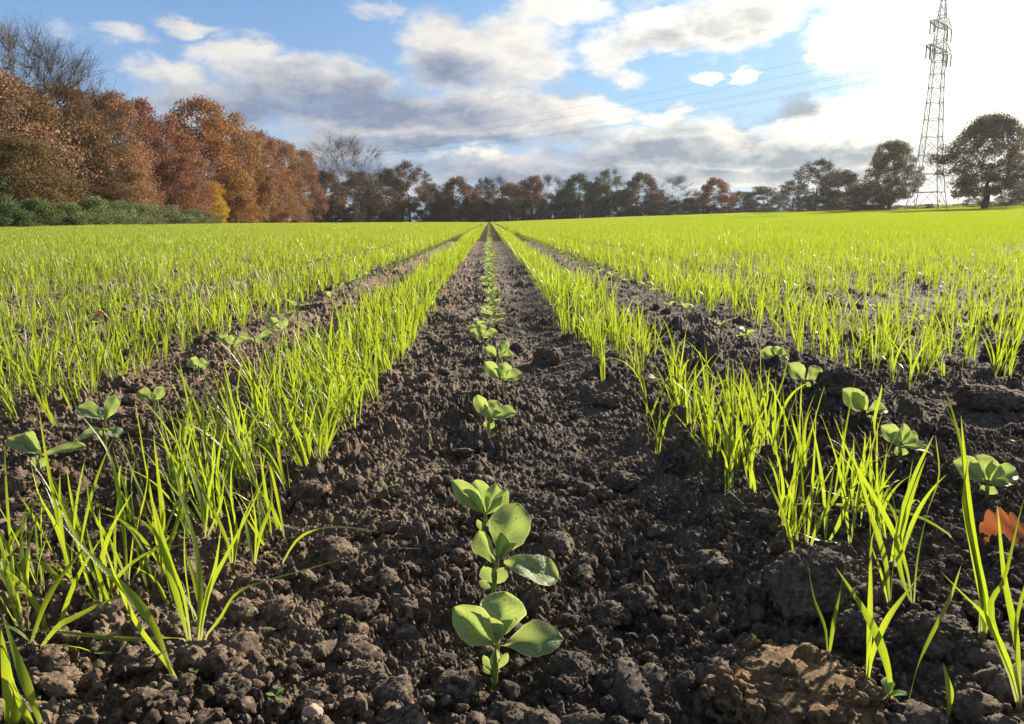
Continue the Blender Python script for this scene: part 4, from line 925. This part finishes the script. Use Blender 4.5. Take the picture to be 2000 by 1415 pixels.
# ------------------------------------------------------------------ trees
def make_tree(seed, crown=(.30, 1.0), wid=.42, clusters=110, leaves=110, lsize=.011, twigs=7, twl=.07, bare_top=0., trunk_r=.018, lean=0., crown_r=None, low=.28, fork=.62, fill=.40):
    """unit height; returns (wood mesh, crown mesh)"""
    rg = np.random.default_rng(seed); z0, z1 = crown; z1 = .945
    lob = rg.uniform(0, 6.28, 6)
    C_ = []
    while len(C_) < clusters:
        u = rg.uniform(0, 1); a = rg.uniform(0, 6.28)
        prof = (low * 2.2 + (1 - low * 2.2) * (u / .38) ** .7) if u < .38 else max(0, 1 - ((u - .38) / .66) ** 2) ** .62
        rr = (rg.random() ** fill) * prof * wid * (1 + .22 * math.sin(2 * a + lob[0]) + .18 * math.sin(3 * a + 7 * u + lob[1]) + .14 * math.sin(9 * u + lob[2]))
        C_.append((rr * math.cos(a) + lean * u, rr * math.sin(a), z0 + (z1 - z0) * u * (1 - .10 * (rr / wid))))
    C_ = np.array(C_)
    # trunk and branches: every cluster is joined to the nearest point nearer the root
    W = Acc(); zt = z0 + (z1 - z0) * fork
    tp = np.array([[lean * .2 * k + rg.normal(0, .006) * (k > 0), rg.normal(0, .006) * (k > 0), zt * k / 7] for k in range(8)])
    W.add(*tube(tp, trunk_r * np.linspace(1.25, .35, 8) ** .9, 8))
    nodes = [tuple(p) for p in tp[2:]]; nr = [trunk_r * .5] * len(nodes)
    order = np.argsort(np.hypot(C_[:, 0], C_[:, 1]) * 1.2 + np.abs(C_[:, 2] - zt * .6))
    for i in order:
        c = C_[i]; nd = np.array(nodes); d = np.linalg.norm(nd - c, axis=1) + .45 * np.maximum(0, nd[:, 2] - c[2] + .04)
        j = int(np.argmin(d)); p0 = nd[j]; mid = (p0 + c) / 2 + rg.normal(0, .012, 3) - np.array((0, 0, .012))
        r0 = min(nr[j] * .75, .010); path = cr_path([p0, mid, c], 5)
        W.add(*tube(path, np.linspace(r0, max(r0 * .45, .0012), 5), 5))
        nodes += [tuple(mid), tuple(c)]; nr += [r0 * .7, r0 * .5]
        for q in range(twigs):
            out_ = c - np.array((lean * .5, 0, z0 + (z1 - z0) * .35)); out_ /= np.linalg.norm(out_) + 1e-6
            dr = out_ * .9 + rg.normal(0, .55, 3) + np.array((0, 0, .3)); dr /= np.linalg.norm(dr)
            e = c + dr * twl * rg.uniform(.5, 1.25); m_ = (c + e) / 2 + rg.normal(0, .006, 3)
            W.add(*tube([c, m_, e], [.0011, .0007, .0003], 3))
            for q2 in range(4 if twigs > 8 else 1):
                b_ = c + (e - c) * rg.uniform(.2, .9); e2 = b_ + (dr * .8 + rg.normal(0, .55, 3)) * twl * .38; W.add(*tube([b_, e2], [.0006, .00025], 3))
    # leaves
    keep = C_[:, 2] < z1 - bare_top * (z1 - z0) + rg.normal(0, .04, len(C_))
    Cl = C_[keep]; n = int(len(Cl) * leaves)
    rad = crown_r or wid * .22
    idx = rg.integers(0, len(Cl), n); dv = rg.normal(0, 1, (n, 3)); dv *= (rad * rg.random(n) ** .5 / (np.linalg.norm(dv, axis=1) + 1e-6))[:, None]
    cen = Cl[idx] + dv * np.array((1, 1, .75)); cen[:, 2] = np.maximum(cen[:, 2], .012)
    a = rg.normal(0, 1, (n, 3)); a /= np.linalg.norm(a, axis=1)[:, None]; b = np.cross(a, rg.normal(0, 1, (n, 3))); b /= np.linalg.norm(b, axis=1)[:, None]
    sz = lsize * rg.uniform(.6, 1.35, n)[:, None]
    V = np.stack([cen - a * sz, cen + b * sz * .6, cen + a * sz, cen - b * sz * .6], 1).reshape(-1, 3)
    tone = np.clip(.5 + .28 * rg.normal(0, 1, n) + .35 * (rg.random(len(Cl))[idx] - .5), 0, 1)
    cm = mesh_np('crown', V, np.arange(4 * n).reshape(-1, 4), {'t': np.repeat(tone, 4)}, False); cm.materials.append(M_CROWN)
    wm = W.mesh('trunk'); wm.materials.append(M_BARK)
    return wm, cm
TK = {
 'wood1': make_tree(1, (.04, 1.), .42, 200, 165, .0080, 4, .05, trunk_r=.014, crown_r=.085),
 'wood2': make_tree(2, (.03, 1.), .38, 200, 165, .0080, 4, .05, trunk_r=.013, crown_r=.080),
 'wood3': make_tree(3, (.05, 1.), .42, 180, 160, .0085, 5, .06, trunk_r=.014, crown_r=.090),
 'bare': make_tree(4, (.10, 1.), .44, 170, 60, .0065, 9, .13, bare_top=.42, trunk_r=.014, fork=.45),
 'bare2': make_tree(5, (.12, 1.), .42, 150, 50, .0065, 9, .14, bare_top=.45, trunk_r=.013, fork=.45),
 'oak1': make_tree(6, (.15, 1.), .52, 480, 85, .0085, 5, .05, trunk_r=.030, crown_r=.066, low=.26, fork=.25, fill=.55),
 'oak2': make_tree(7, (.16, 1.), .50, 420, 80, .0090, 5, .05, trunk_r=.028, crown_r=.064, low=.26, fork=.25, fill=.55),
 'far1': make_tree(8, (.03, 1.), .46, 120, 170, .012, 6, .06, trunk_r=.018, crown_r=.10, low=.32, fork=.4),
 'far2': make_tree(9, (.04, 1.), .42, 120, 150, .012, 6, .07, trunk_r=.018, crown_r=.10, low=.32, fork=.4),
 'open': make_tree(10, (.18, 1.), .46, 110, 75, .011, 12, .09, trunk_r=.020, crown_r=.075, low=.2, fork=.35),
}
def tree(kind, px, ytop, Y, halfw, colr, label, cat='tree', name=None, group=None):
    hz = ray(px, 430); x = (px - 1000 + 27 * 0) / F
    # stand the tree on the terrain at depth Y under pixel column px
    g_ = at_y(px, 420, Y); X = g_.x; gz = float(terrain(X, Y)); top = at_y(px, ytop, Y).z; h = top - gz
    r_ = empty(name or 'tree', (X, Y, gz - .1), random.uniform(0, 6.28)); wid = {'oak1': .52, 'oak2': .50, 'wood1': .42, 'wood2': .38, 'wood3': .42, 'bare': .40, 'bare2': .36, 'far1': .46, 'far2': .42, 'open': .46}[kind] * (.74 if kind[:3] in ('far', 'bar', 'ope') else .80)
    hw = halfw / F * Y; sx = hw / wid if halfw else h
    r_.scale = (sx, sx, h * 1.0)
    wm, cm = TK[kind]
    a = obj('trunk', wm, None, r_); b = obj('crown', cm, None, r_); b.color = (*colr, 1)
    tag(r_, label, cat, group); return r_
BR1 = (.30, .165, .085); RUST = (.26, .125, .07); ORG = (.33, .175, .068); OCH = (.38, .21, .08); PINKB = (.29, .185, .12); DGR = (.05, .075, .03); GBR = (.19, .13, .09); OLV = (.13, .12, .05); YEL = (.55, .40, .03); DK = (.10, .085, .05)
WG = 'autumn trees of the wood on the left'
LT = [
 ('wood3', -60, 95, 76, 130, PINKB, 'brown-leaved tree cut off by the left edge of the wood'),
 ('bare', 45, 42, 86, 95, PINKB, 'tallest nearly bare tree at the left edge, twigs against blue sky'),
 ('bare2', 128, 88, 92, 80, PINKB, 'half-bare twiggy tree second from the left edge'),
 ('wood1', 40, 138, 84, 105, (.24, .15, .075), 'low brown-leaved tree in front of the tallest bare one'),
 ('wood2', 140, 150, 92, 80, (.27, .16, .08), 'brown-leaved tree with dark gaps below the half-bare one'),
 ('wood3', 215, 162, 98, 62, (.33, .20, .11), 'tan-leaved tree with a rounded sunlit flank in the left wood'),
 ('wood1', 262, 172, 112, 70, (.27, .13, .085), 'purple-brown tree behind the tan-leaved one'),
 ('wood2', 252, 275, 94, 52, (.36, .22, .12), 'short tan-leaved tree spreading over the green brambles'),
 ('wood1', 335, 215, 120, 62, RUST, 'rusty red tree in the middle of the left wood'),
 ('wood3', 360, 290, 112, 50, (.32, .16, .09), 'low reddish tree leaning out over the brambles'),
 ('wood2', 405, 180, 138, 72, ORG, 'tall orange oak rising above its neighbours in the left wood'),
 ('wood1', 462, 212, 148, 58, (.34, .195, .08), 'golden-orange tree right of the tall orange oak'),
 ('wood3', 505, 245, 160, 46, (.33, .15, .065), 'russet tree sloping down toward the far end of the wood'),
 ('wood1', 560, 268, 178, 46, (.30, .18, .095), 'orange-brown round tree near the end of the bright wood'),
 ('wood2', 596, 285, 195, 36, (.29, .155, .09), 'last bright orange-brown tree before the grey-brown ones'),
 ('wood2', 418, 350, 128, 24, YEL, 'small yellow-leaved tree glowing at the foot of the left wood'),
 ('bare', 672, 268, 215, 58, GBR, 'tall grey-brown tree with bare twig tips, darker, left of centre'),
 ('far1', 640, 330, 205, 34, GBR, 'grey-brown tree below the tall twiggy one'),
 ('far2', 705, 330, 222, 34, DK, 'dark narrow tree right of the tall grey-brown one'),
 ('open', 800, 312, 240, 42, (.20, .13, .07), 'open-branched leaning oak with sky showing through, left of centre'),
 ('far2', 755, 325, 235, 32, (.15, .12, .07), 'greenish brown tree between twiggy tree and the leaning oak'),
 ('wood3', 20, 250, 70, 90, (.20, .15, .07), 'dull brown tree low at the left edge behind the evergreen'),
 ('wood3', 175, 300, 88, 60, (.20, .15, .07), 'shaded brown understorey tree above the brambles'),
 ('wood1', 460, 320, 140, 42, (.38, .22, .07), 'yellowish low tree under the golden-orange one'),
 ('wood2', 530, 335, 158, 36, (.36, .21, .09), 'low tan tree at the foot of the russet one'),
]
for a in LT: tree(*a, group=WG)
FT = [('far2', 845, 355, 250, 24), ('far1', 895, 342, 250, 34), ('open', 945, 345, 262, 26), ('far2', 925, 372, 250, 20), ('bare', 968, 345, 262, 28), ('far1', 1000, 355, 255, 32), ('far2', 1040, 340, 262, 28), ('bare2', 1075, 342, 262, 28),
      ('far1', 1130, 336, 262, 34), ('open', 1190, 328, 262, 30), ('far2', 1172, 352, 255, 28), ('far1', 1252, 334, 258, 34), ('bare2', 1325, 345, 262, 28), ('far1', 1394, 345, 250, 30), ('far2', 1290, 380, 262, 22),
      ('far1', 1445, 372, 268, 24), ('far2', 1490, 362, 262, 34), ('open', 1548, 350, 240, 28), ('open', 1592, 308, 215, 42), ('far1', 1642, 330, 220, 36), ('far1', 870, 372, 262, 22), ('far2', 1215, 368, 262, 22), ('far1', 1102, 366, 262, 22), ('far2', 1360, 384, 262, 24)]
FC = [((.14, .10, .06), 'grey-brown'), ((.16, .085, .055), 'reddish brown'), ((.15, .13, .07), 'thin olive'), ((.13, .09, .06), 'small dull brown'), ((.15, .13, .11), 'pale bare'), ((.22, .12, .045), 'rounded golden-brown'), ((.19, .075, .045), 'rust-red'), ((.13, .12, .06), 'twiggy olive'),
      ((.09, .12, .06), 'broad greenish'), ((.11, .12, .055), 'open-topped green'), ((.11, .10, .045), 'domed olive-brown'), ((.12, .07, .045), 'dense dark russet'), ((.12, .10, .08), 'small bare round'), ((.19, .085, .04), 'neat round orange-brown'), ((.12, .08, .07), 'low purplish'),
      ((.08, .10, .07), 'low grey-green'), ((.10, .11, .08), 'wide hazy grey-green'), ((.12, .09, .07), 'thin sparse'), ((.05, .045, .04), 'umbrella-shaped open dark'), ((.06, .045, .04), 'dense dark round'), ((.12, .09, .05), 'low brown'), ((.11, .12, .06), 'low greenish'), ((.12, .09, .06), 'low dull'), ((.10, .08, .05), 'low bushy')]
near_of = ['left of the vanishing rows', 'left of the vanishing rows', 'just left of the vanishing rows', 'just left of the vanishing rows', 'above the vanishing rows', 'right of the vanishing rows', 'right of the vanishing rows', 'right of centre']
for (kd, px, yt, Y, hw), (c_, nm) in zip(FT, FC):
    where = 'left of the vanishing rows' if px < 920 else 'just behind the vanishing rows' if px < 985 else 'just right of the vanishing rows' if px < 1110 else 'in the middle of the far right treeline' if px < 1420 else 'toward the pylon end of the treeline'
    tree(kd, px, yt, Y, hw, tuple(q * 1.3 for q in c_), f'{nm} tree in the far treeline, {where}', group='trees along the far edge of the field')
tree('oak2', 1736, 268, 178, 50, (.15, .125, .055), 'rounded dark oak standing left of the pylon', group='oaks beside the pylon')
tree('oak1', 1922, 214, 150, 84, (.145, .13, .055), 'largest spreading oak right of the pylon, thick trunk, sky through leaves', group='oaks beside the pylon')
tree('far1', 2010, 330, 165, 50, (.10, .08, .045), 'low brown tree at the right edge behind the largest oak')
tree('far2', 1690, 355, 185, 34, (.12, .10, .06), 'small brown tree left of the dark oak by the pylon')
# bushes
BU = [make_tree(30 + i, (.0, 1.), .62, 60, 120, .022, 2, .08, trunk_r=.01, crown_r=.20) for i in range(3)]
def bush(px, ytop, Y, hw, colr, label, grp, name='bush'):
    g_ = at_y(px, 420, Y); gz = float(terrain(g_.x, Y)); h = at_y(px, ytop, Y).z - gz
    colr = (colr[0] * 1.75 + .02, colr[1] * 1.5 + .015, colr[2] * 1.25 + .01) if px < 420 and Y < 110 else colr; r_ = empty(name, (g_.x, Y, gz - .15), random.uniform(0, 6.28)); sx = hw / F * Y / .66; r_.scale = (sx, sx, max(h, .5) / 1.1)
    wm, cm = random.choice(BU); obj('trunk', wm, None, r_); b = obj('crown', cm, None, r_); b.color = (*colr, 1); tag(r_, label, 'bush', grp)
GB = 'green brambles along the foot of the left wood'
for q in [(-10, 335, 66, 70, (.035, .075, .035), 'dark evergreen bush rising at the left edge'), (20, 385, 63, 45, (.05, .10, .04), 'dark green bramble bush at the left edge by the field'), (75, 380, 66, 50, (.07, .12, .05), 'bramble bush second from the left edge'),
          (130, 388, 69, 48, (.09, .14, .06), 'mid-green bramble bush below the half-bare tree'), (185, 378, 73, 50, (.10, .17, .09), 'bramble bush with pale sunlit leaves, tallest of the bank'), (235, 384, 77, 45, (.11, .18, .10), 'silvery green bramble bush under the tan-leaved tree'),
          (285, 392, 82, 42, (.11, .17, .10), 'silvery green bramble bush right of the tallest'), (330, 395, 88, 40, (.10, .16, .09), 'bramble bush under the rusty red tree'), (375, 402, 94, 34, (.10, .15, .08), 'low bramble bush under the small yellow tree'),
          (410, 410, 100, 24, (.12, .15, .08), 'lowest last bramble bush of the green bank'), (100, 340, 84, 50, (.05, .09, .04), 'ivy-green bush deep inside the wood behind the brambles')]:
    bush(*q, GB)
k = 0
AD = ['dark', 'flat-topped', 'rounded', 'low', 'bluish', 'broad', 'dense', 'uneven', 'small', 'wide', 'leafy', 'shaded', 'tufted', 'long', 'grey-green', 'ragged', 'dull', 'humped', 'dusky', 'loose', 'thick', 'scrubby', 'deep green', 'short', 'mossy', 'thin', 'stubby', 'plump', 'patchy', 'mounded', 'sloping', 'squat', 'hazy', 'blunt', 'knotty', 'bristly', 'open', 'solid', 'matted', 'spreading']
for px in range(640, 1560, 26):
    where = 'below the tall grey-brown tree' if px < 720 else 'left of the vanishing rows' if px < 930 else 'behind the vanishing rows' if px < 1000 else 'right of the vanishing rows' if px < 1150 else 'along the far hedge, middle' if px < 1400 else 'along the far hedge near the umbrella-shaped tree'
    dark = px > 1040
    bush(px + random.randint(-5, 5), random.uniform(382, 404) if dark else random.uniform(378, 408), 246 if px > 700 else 205, random.uniform(17, 25), random.choice([(.035, .055, .035), (.05, .07, .035), (.08, .065, .04)]) if dark else random.choice([(.10, .075, .05), (.07, .075, .04), (.13, .09, .06)]), f'{AD[k]} bush of the far hedge, {where}'.replace('bush of the far hedge, along the far hedge', 'bush along the far hedge'), 'bushes of the far hedge'); k += 1
bush(957, 392, 244, 26, (.06, .06, .04), 'dark bush of the far hedge exactly where the rows vanish', 'bushes of the far hedge')
for px, w_ in ((1570, 'under the umbrella-shaped tree'), (1600, 'right of the umbrella-shaped tree'), (1640, 'under the dense dark round tree'), (1680, 'left of the oak by the pylon'), (1720, 'at the foot of the oak by the pylon'), (1765, 'left foot of the pylon'), (1810, 'behind the legs of the pylon'),
               (1860, 'right foot of the pylon'), (1900, 'left of the largest oak trunk'), (1955, 'right of the largest oak trunk'), (2000, 'at the right edge under the largest oak')):
    bush(px, random.uniform(378, 388) + (16 if 1750 < px < 1880 else 0), 185 if px > 1660 else 215, random.uniform(24, 34), (.10, .085, .055), f'low brownish scrub {w_}', 'scrub below the pylon and oaks')
# dry grass fringe along the wood's edge
fr = []
gm = []
for i in range(3):
    V, Fc, tt = wheat_plants(rng, [(rng.normal(0, .4), rng.normal(0, .4)) for _ in range(26)], 4, (3, 5), (.3, .8), (.012, .022)); me = mesh_np('dry_tuft', V, Fc, {'t': tt}); me.materials.append(M_STRAW); gm.append(me)
for i in range(520):
    y_ = random.uniform(95, 240); fr.append((-48.3 + random.gauss(0, .7), y_, random.uniform(0, 6), random.uniform(.6, 1.3), random.randrange(3)))
tag(scatter('dry_grass', fr, gm), 'pale dry grass fringe at the foot of the left wood', 'grass', kind='stuff')
for px, w_ in ((534, 'under the russet tree'), (556, 'under the orange-brown round tree'), (597, 'under the last bright tree')):
    Y = 49 * F / (957 - px) * 1.0 - 3; g_ = at_y(px, 425, Y); gz = float(terrain(g_.x, Y)); A_ = Acc(); A_.add(*tube([(0, 0, -.2), (0, 0, 1.2), (.02, 0, 1.9), (.02, 0, 1.92)], [.09, .085, .08, .01], 8)); o = obj('fence_post', A_.mesh('fence_post'), M_POST); o.location = (g_.x, Y, gz)
    tag(o, f'pale wooden post at the wood edge {w_}', 'post', 'posts along the wood edge')

# ------------------------------------------------------------------ pylon
PY, PX = 165., at_y(1809, 404, 165.).x
pz = float(terrain(PX, PY))
pyl = empty('pylon', (PX, PY, pz), 0); tag(pyl, 'tall grey steel lattice power pylon with two crossarms', 'pylon')
ARM = Vector((.72, .69, 0)).normalized(); LIN = Vector((-.69, .72, 0)).normalized()
lev = [(0, 6.3), (3.7, 5.2), (7.5, 4.35), (11.3, 3.6), (15, 3.15), (18.5, 2.8), (21.8, 2.5), (24.8, 2.3), (27.5, 2.15), (30, 2.05), (32.0, 2.0), (34.2, 1.85), (36.8, 1.7), (39.0, 1.3), (41.2, .85), (43.2, .45), (45.2, .06)]
def corner(h, s_, i):
    s_ = s_ * 1.02
    a, b = ((-1, -1), (1, -1), (1, 1), (-1, 1))[i]; return np.array(ARM * (a * s_ / 2) + LIN * (b * s_ / 2)) + np.array((0, 0, h))
A_ = Acc(); Lg = [Acc() for _ in range(4)]
bar = lambda acc_, p, q, r: acc_.add(*tube([p, q], [r, r], 5))
for n_, ((h0, s0), (h1, s1)) in enumerate(zip(lev[:-1], lev[1:])):
    r_ = .10 if h0 < 20 else .085 if h0 < 36 else .06
    for i in range(4):
        j = (i + 1) % 4
        bar(Lg[i] if n_ == 0 else A_, corner(h0, s0, i), corner(h1, s1, i), r_)
        if n_ == 0:
            m_ = (corner(h1, s1, i) + corner(h1, s1, j)) / 2; bar(A_, corner(h0, s0, i), m_, .07); bar(A_, corner(h0, s0, j), m_, .07)
            bar(A_, (corner(h0, s0, i) + corner(h1, s1, i)) / 2, (corner(h0, s0, i) + m_) / 2, .05)
        else:
            bar(A_, corner(h0, s0, i), corner(h1, s1, j), .05); bar(A_, corner(h0, s0, j), corner(h1, s1, i), .05)
        if n_ < 13: bar(A_, corner(h1, s1, i), corner(h1, s1, j), .08)
obj('lattice_body', A_.mesh('lattice_body'), M_STEEL, pyl)
for i in range(4): obj('leg', Lg[i].mesh('leg'), M_STEEL, pyl)
tips = {}
for nm, hz, ext, sw in (('lower', 32.0, 6.8, 2.3), ('upper', 36.8, 5.6, 1.95)):
    arm = Acc()
    for sg in (-1, 1):
        tip = np.array(ARM * (sg * ext)) + np.array((0, 0, hz + .2))
        for b in (-1, 1):
            lo = np.array(ARM * (sg * sw / 2) + LIN * (b * sw / 2)) + np.array((0, 0, hz)); hi = np.array(ARM * (sg * sw / 2 * .9) + LIN * (b * sw / 2 * .9)) + np.array((0, 0, hz + 1.5))
            te = tip + np.array(LIN) * b * .5
            bar(arm, lo, te, .12); bar(arm, hi, te, .10)
            for q in (.25, .5, .75): bar(arm, lo + (te - lo) * q, hi + (te - hi) * (q - .12), .05); bar(arm, lo + (te - lo) * q, np.array(ARM * (sg * (sw / 2 + (ext - sw / 2) * (q - .12))) - LIN * (b * (sw / 2 * (1 - q) + .3 * q))) + np.array((0, 0, hz + .1)), .05)
        bar(arm, tip + np.array(LIN) * .5, tip - np.array(LIN) * .5, .08)
    ao = obj('crossarm', arm.mesh('crossarm'), M_STEEL, pyl)
    for sg in (-1, 1):
        for fr_ in ((1.0, .62) if nm == 'lower' else (1.0,)):
            for tw_ in (-1, 1):
                p = np.array(ARM * (sg * ext * fr_)) + np.array(LIN) * tw_ * .35 + np.array((0, 0, hz + .1)); I_ = Acc()
                zz = np.linspace(0, -2.3, 24); I_.add(*tube(np.stack([np.full(24, p[0]), np.full(24, p[1]), p[2] + zz], 1), np.where(np.arange(24) % 2, .16, .09), 6))
                obj('insulator', I_.mesh('insulator'), M_GLASSY, ao)
            tips[(nm, sg, fr_)] = np.array(ARM * (sg * ext * fr_)) + np.array((0, 0, hz - 2.25))
            bar_ = Acc(); bar(bar_, tips[(nm, sg, fr_)] - np.array(LIN) * .38, tips[(nm, sg, fr_)] + np.array(LIN) * .38, .06); obj('yoke', bar_.mesh('yoke'), M_STEEL, ao)
def wire(p, label, sag=5.5, r=.022):
    u = np.linspace(0, 1, 60); q = np.array(LIN) * 330; b0 = np.array((PX, PY, pz)) + p
    P_ = b0 + u[:, None] * q; P_[:, 2] -= 4 * sag * u * (1 - u)
    W__ = Acc(); W__.add(*tube(P_, np.full(60, r), 5)); o = obj('power_line', W__.mesh('power_line'), M_WIRE); tag(o, label, 'power line', 'power lines running left from the pylon')
wire(np.array((0, 0, 45.1)), 'topmost thin earth wire from the tip of the pylon', 6, .016)
for kk, lb in ((('upper', -1, 1.), 'power line from the near end of the upper crossarm'), (('upper', 1, 1.), 'power line from the far end of the upper crossarm'), (('lower', -1, 1.), 'power line from the near outer end of the lower crossarm'),
               (('lower', 1, 1.), 'power line from the far outer end of the lower crossarm'), (('lower', -1, .62), 'power line from the near inner insulator of the lower crossarm'), (('lower', 1, .62), 'power line from the far inner insulator of the lower crossarm')):
    wire(tips[kk], lb)

# ------------------------------------------------------------------ damp autumn air
hz_ = mesh_np('haze', np.array([(x, y, z) for x in (-420, 420) for y in (-40, 420) for z in (-3, 60)], float), np.array([[0, 1, 3, 2], [4, 6, 7, 5], [0, 4, 5, 1], [2, 3, 7, 6], [0, 2, 6, 4], [1, 5, 7, 3]]), None, False)
m_, t_ = mat('haze_air')
pv = t_.n('ShaderNodeVolumePrincipled'); pv.inputs['Color'].default_value = (.82, .88, .96, 1); pv.inputs['Density'].default_value = .00011; pv.inputs['Anisotropy'].default_value = .45
ho = t_.n('ShaderNodeOutputMaterial'); t_.t.links.new(pv.outputs[0], ho.inputs['Volume'])
tag(obj('haze', hz_, m_), 'thin pale haze before the far trees', 'haze', kind='stuff')
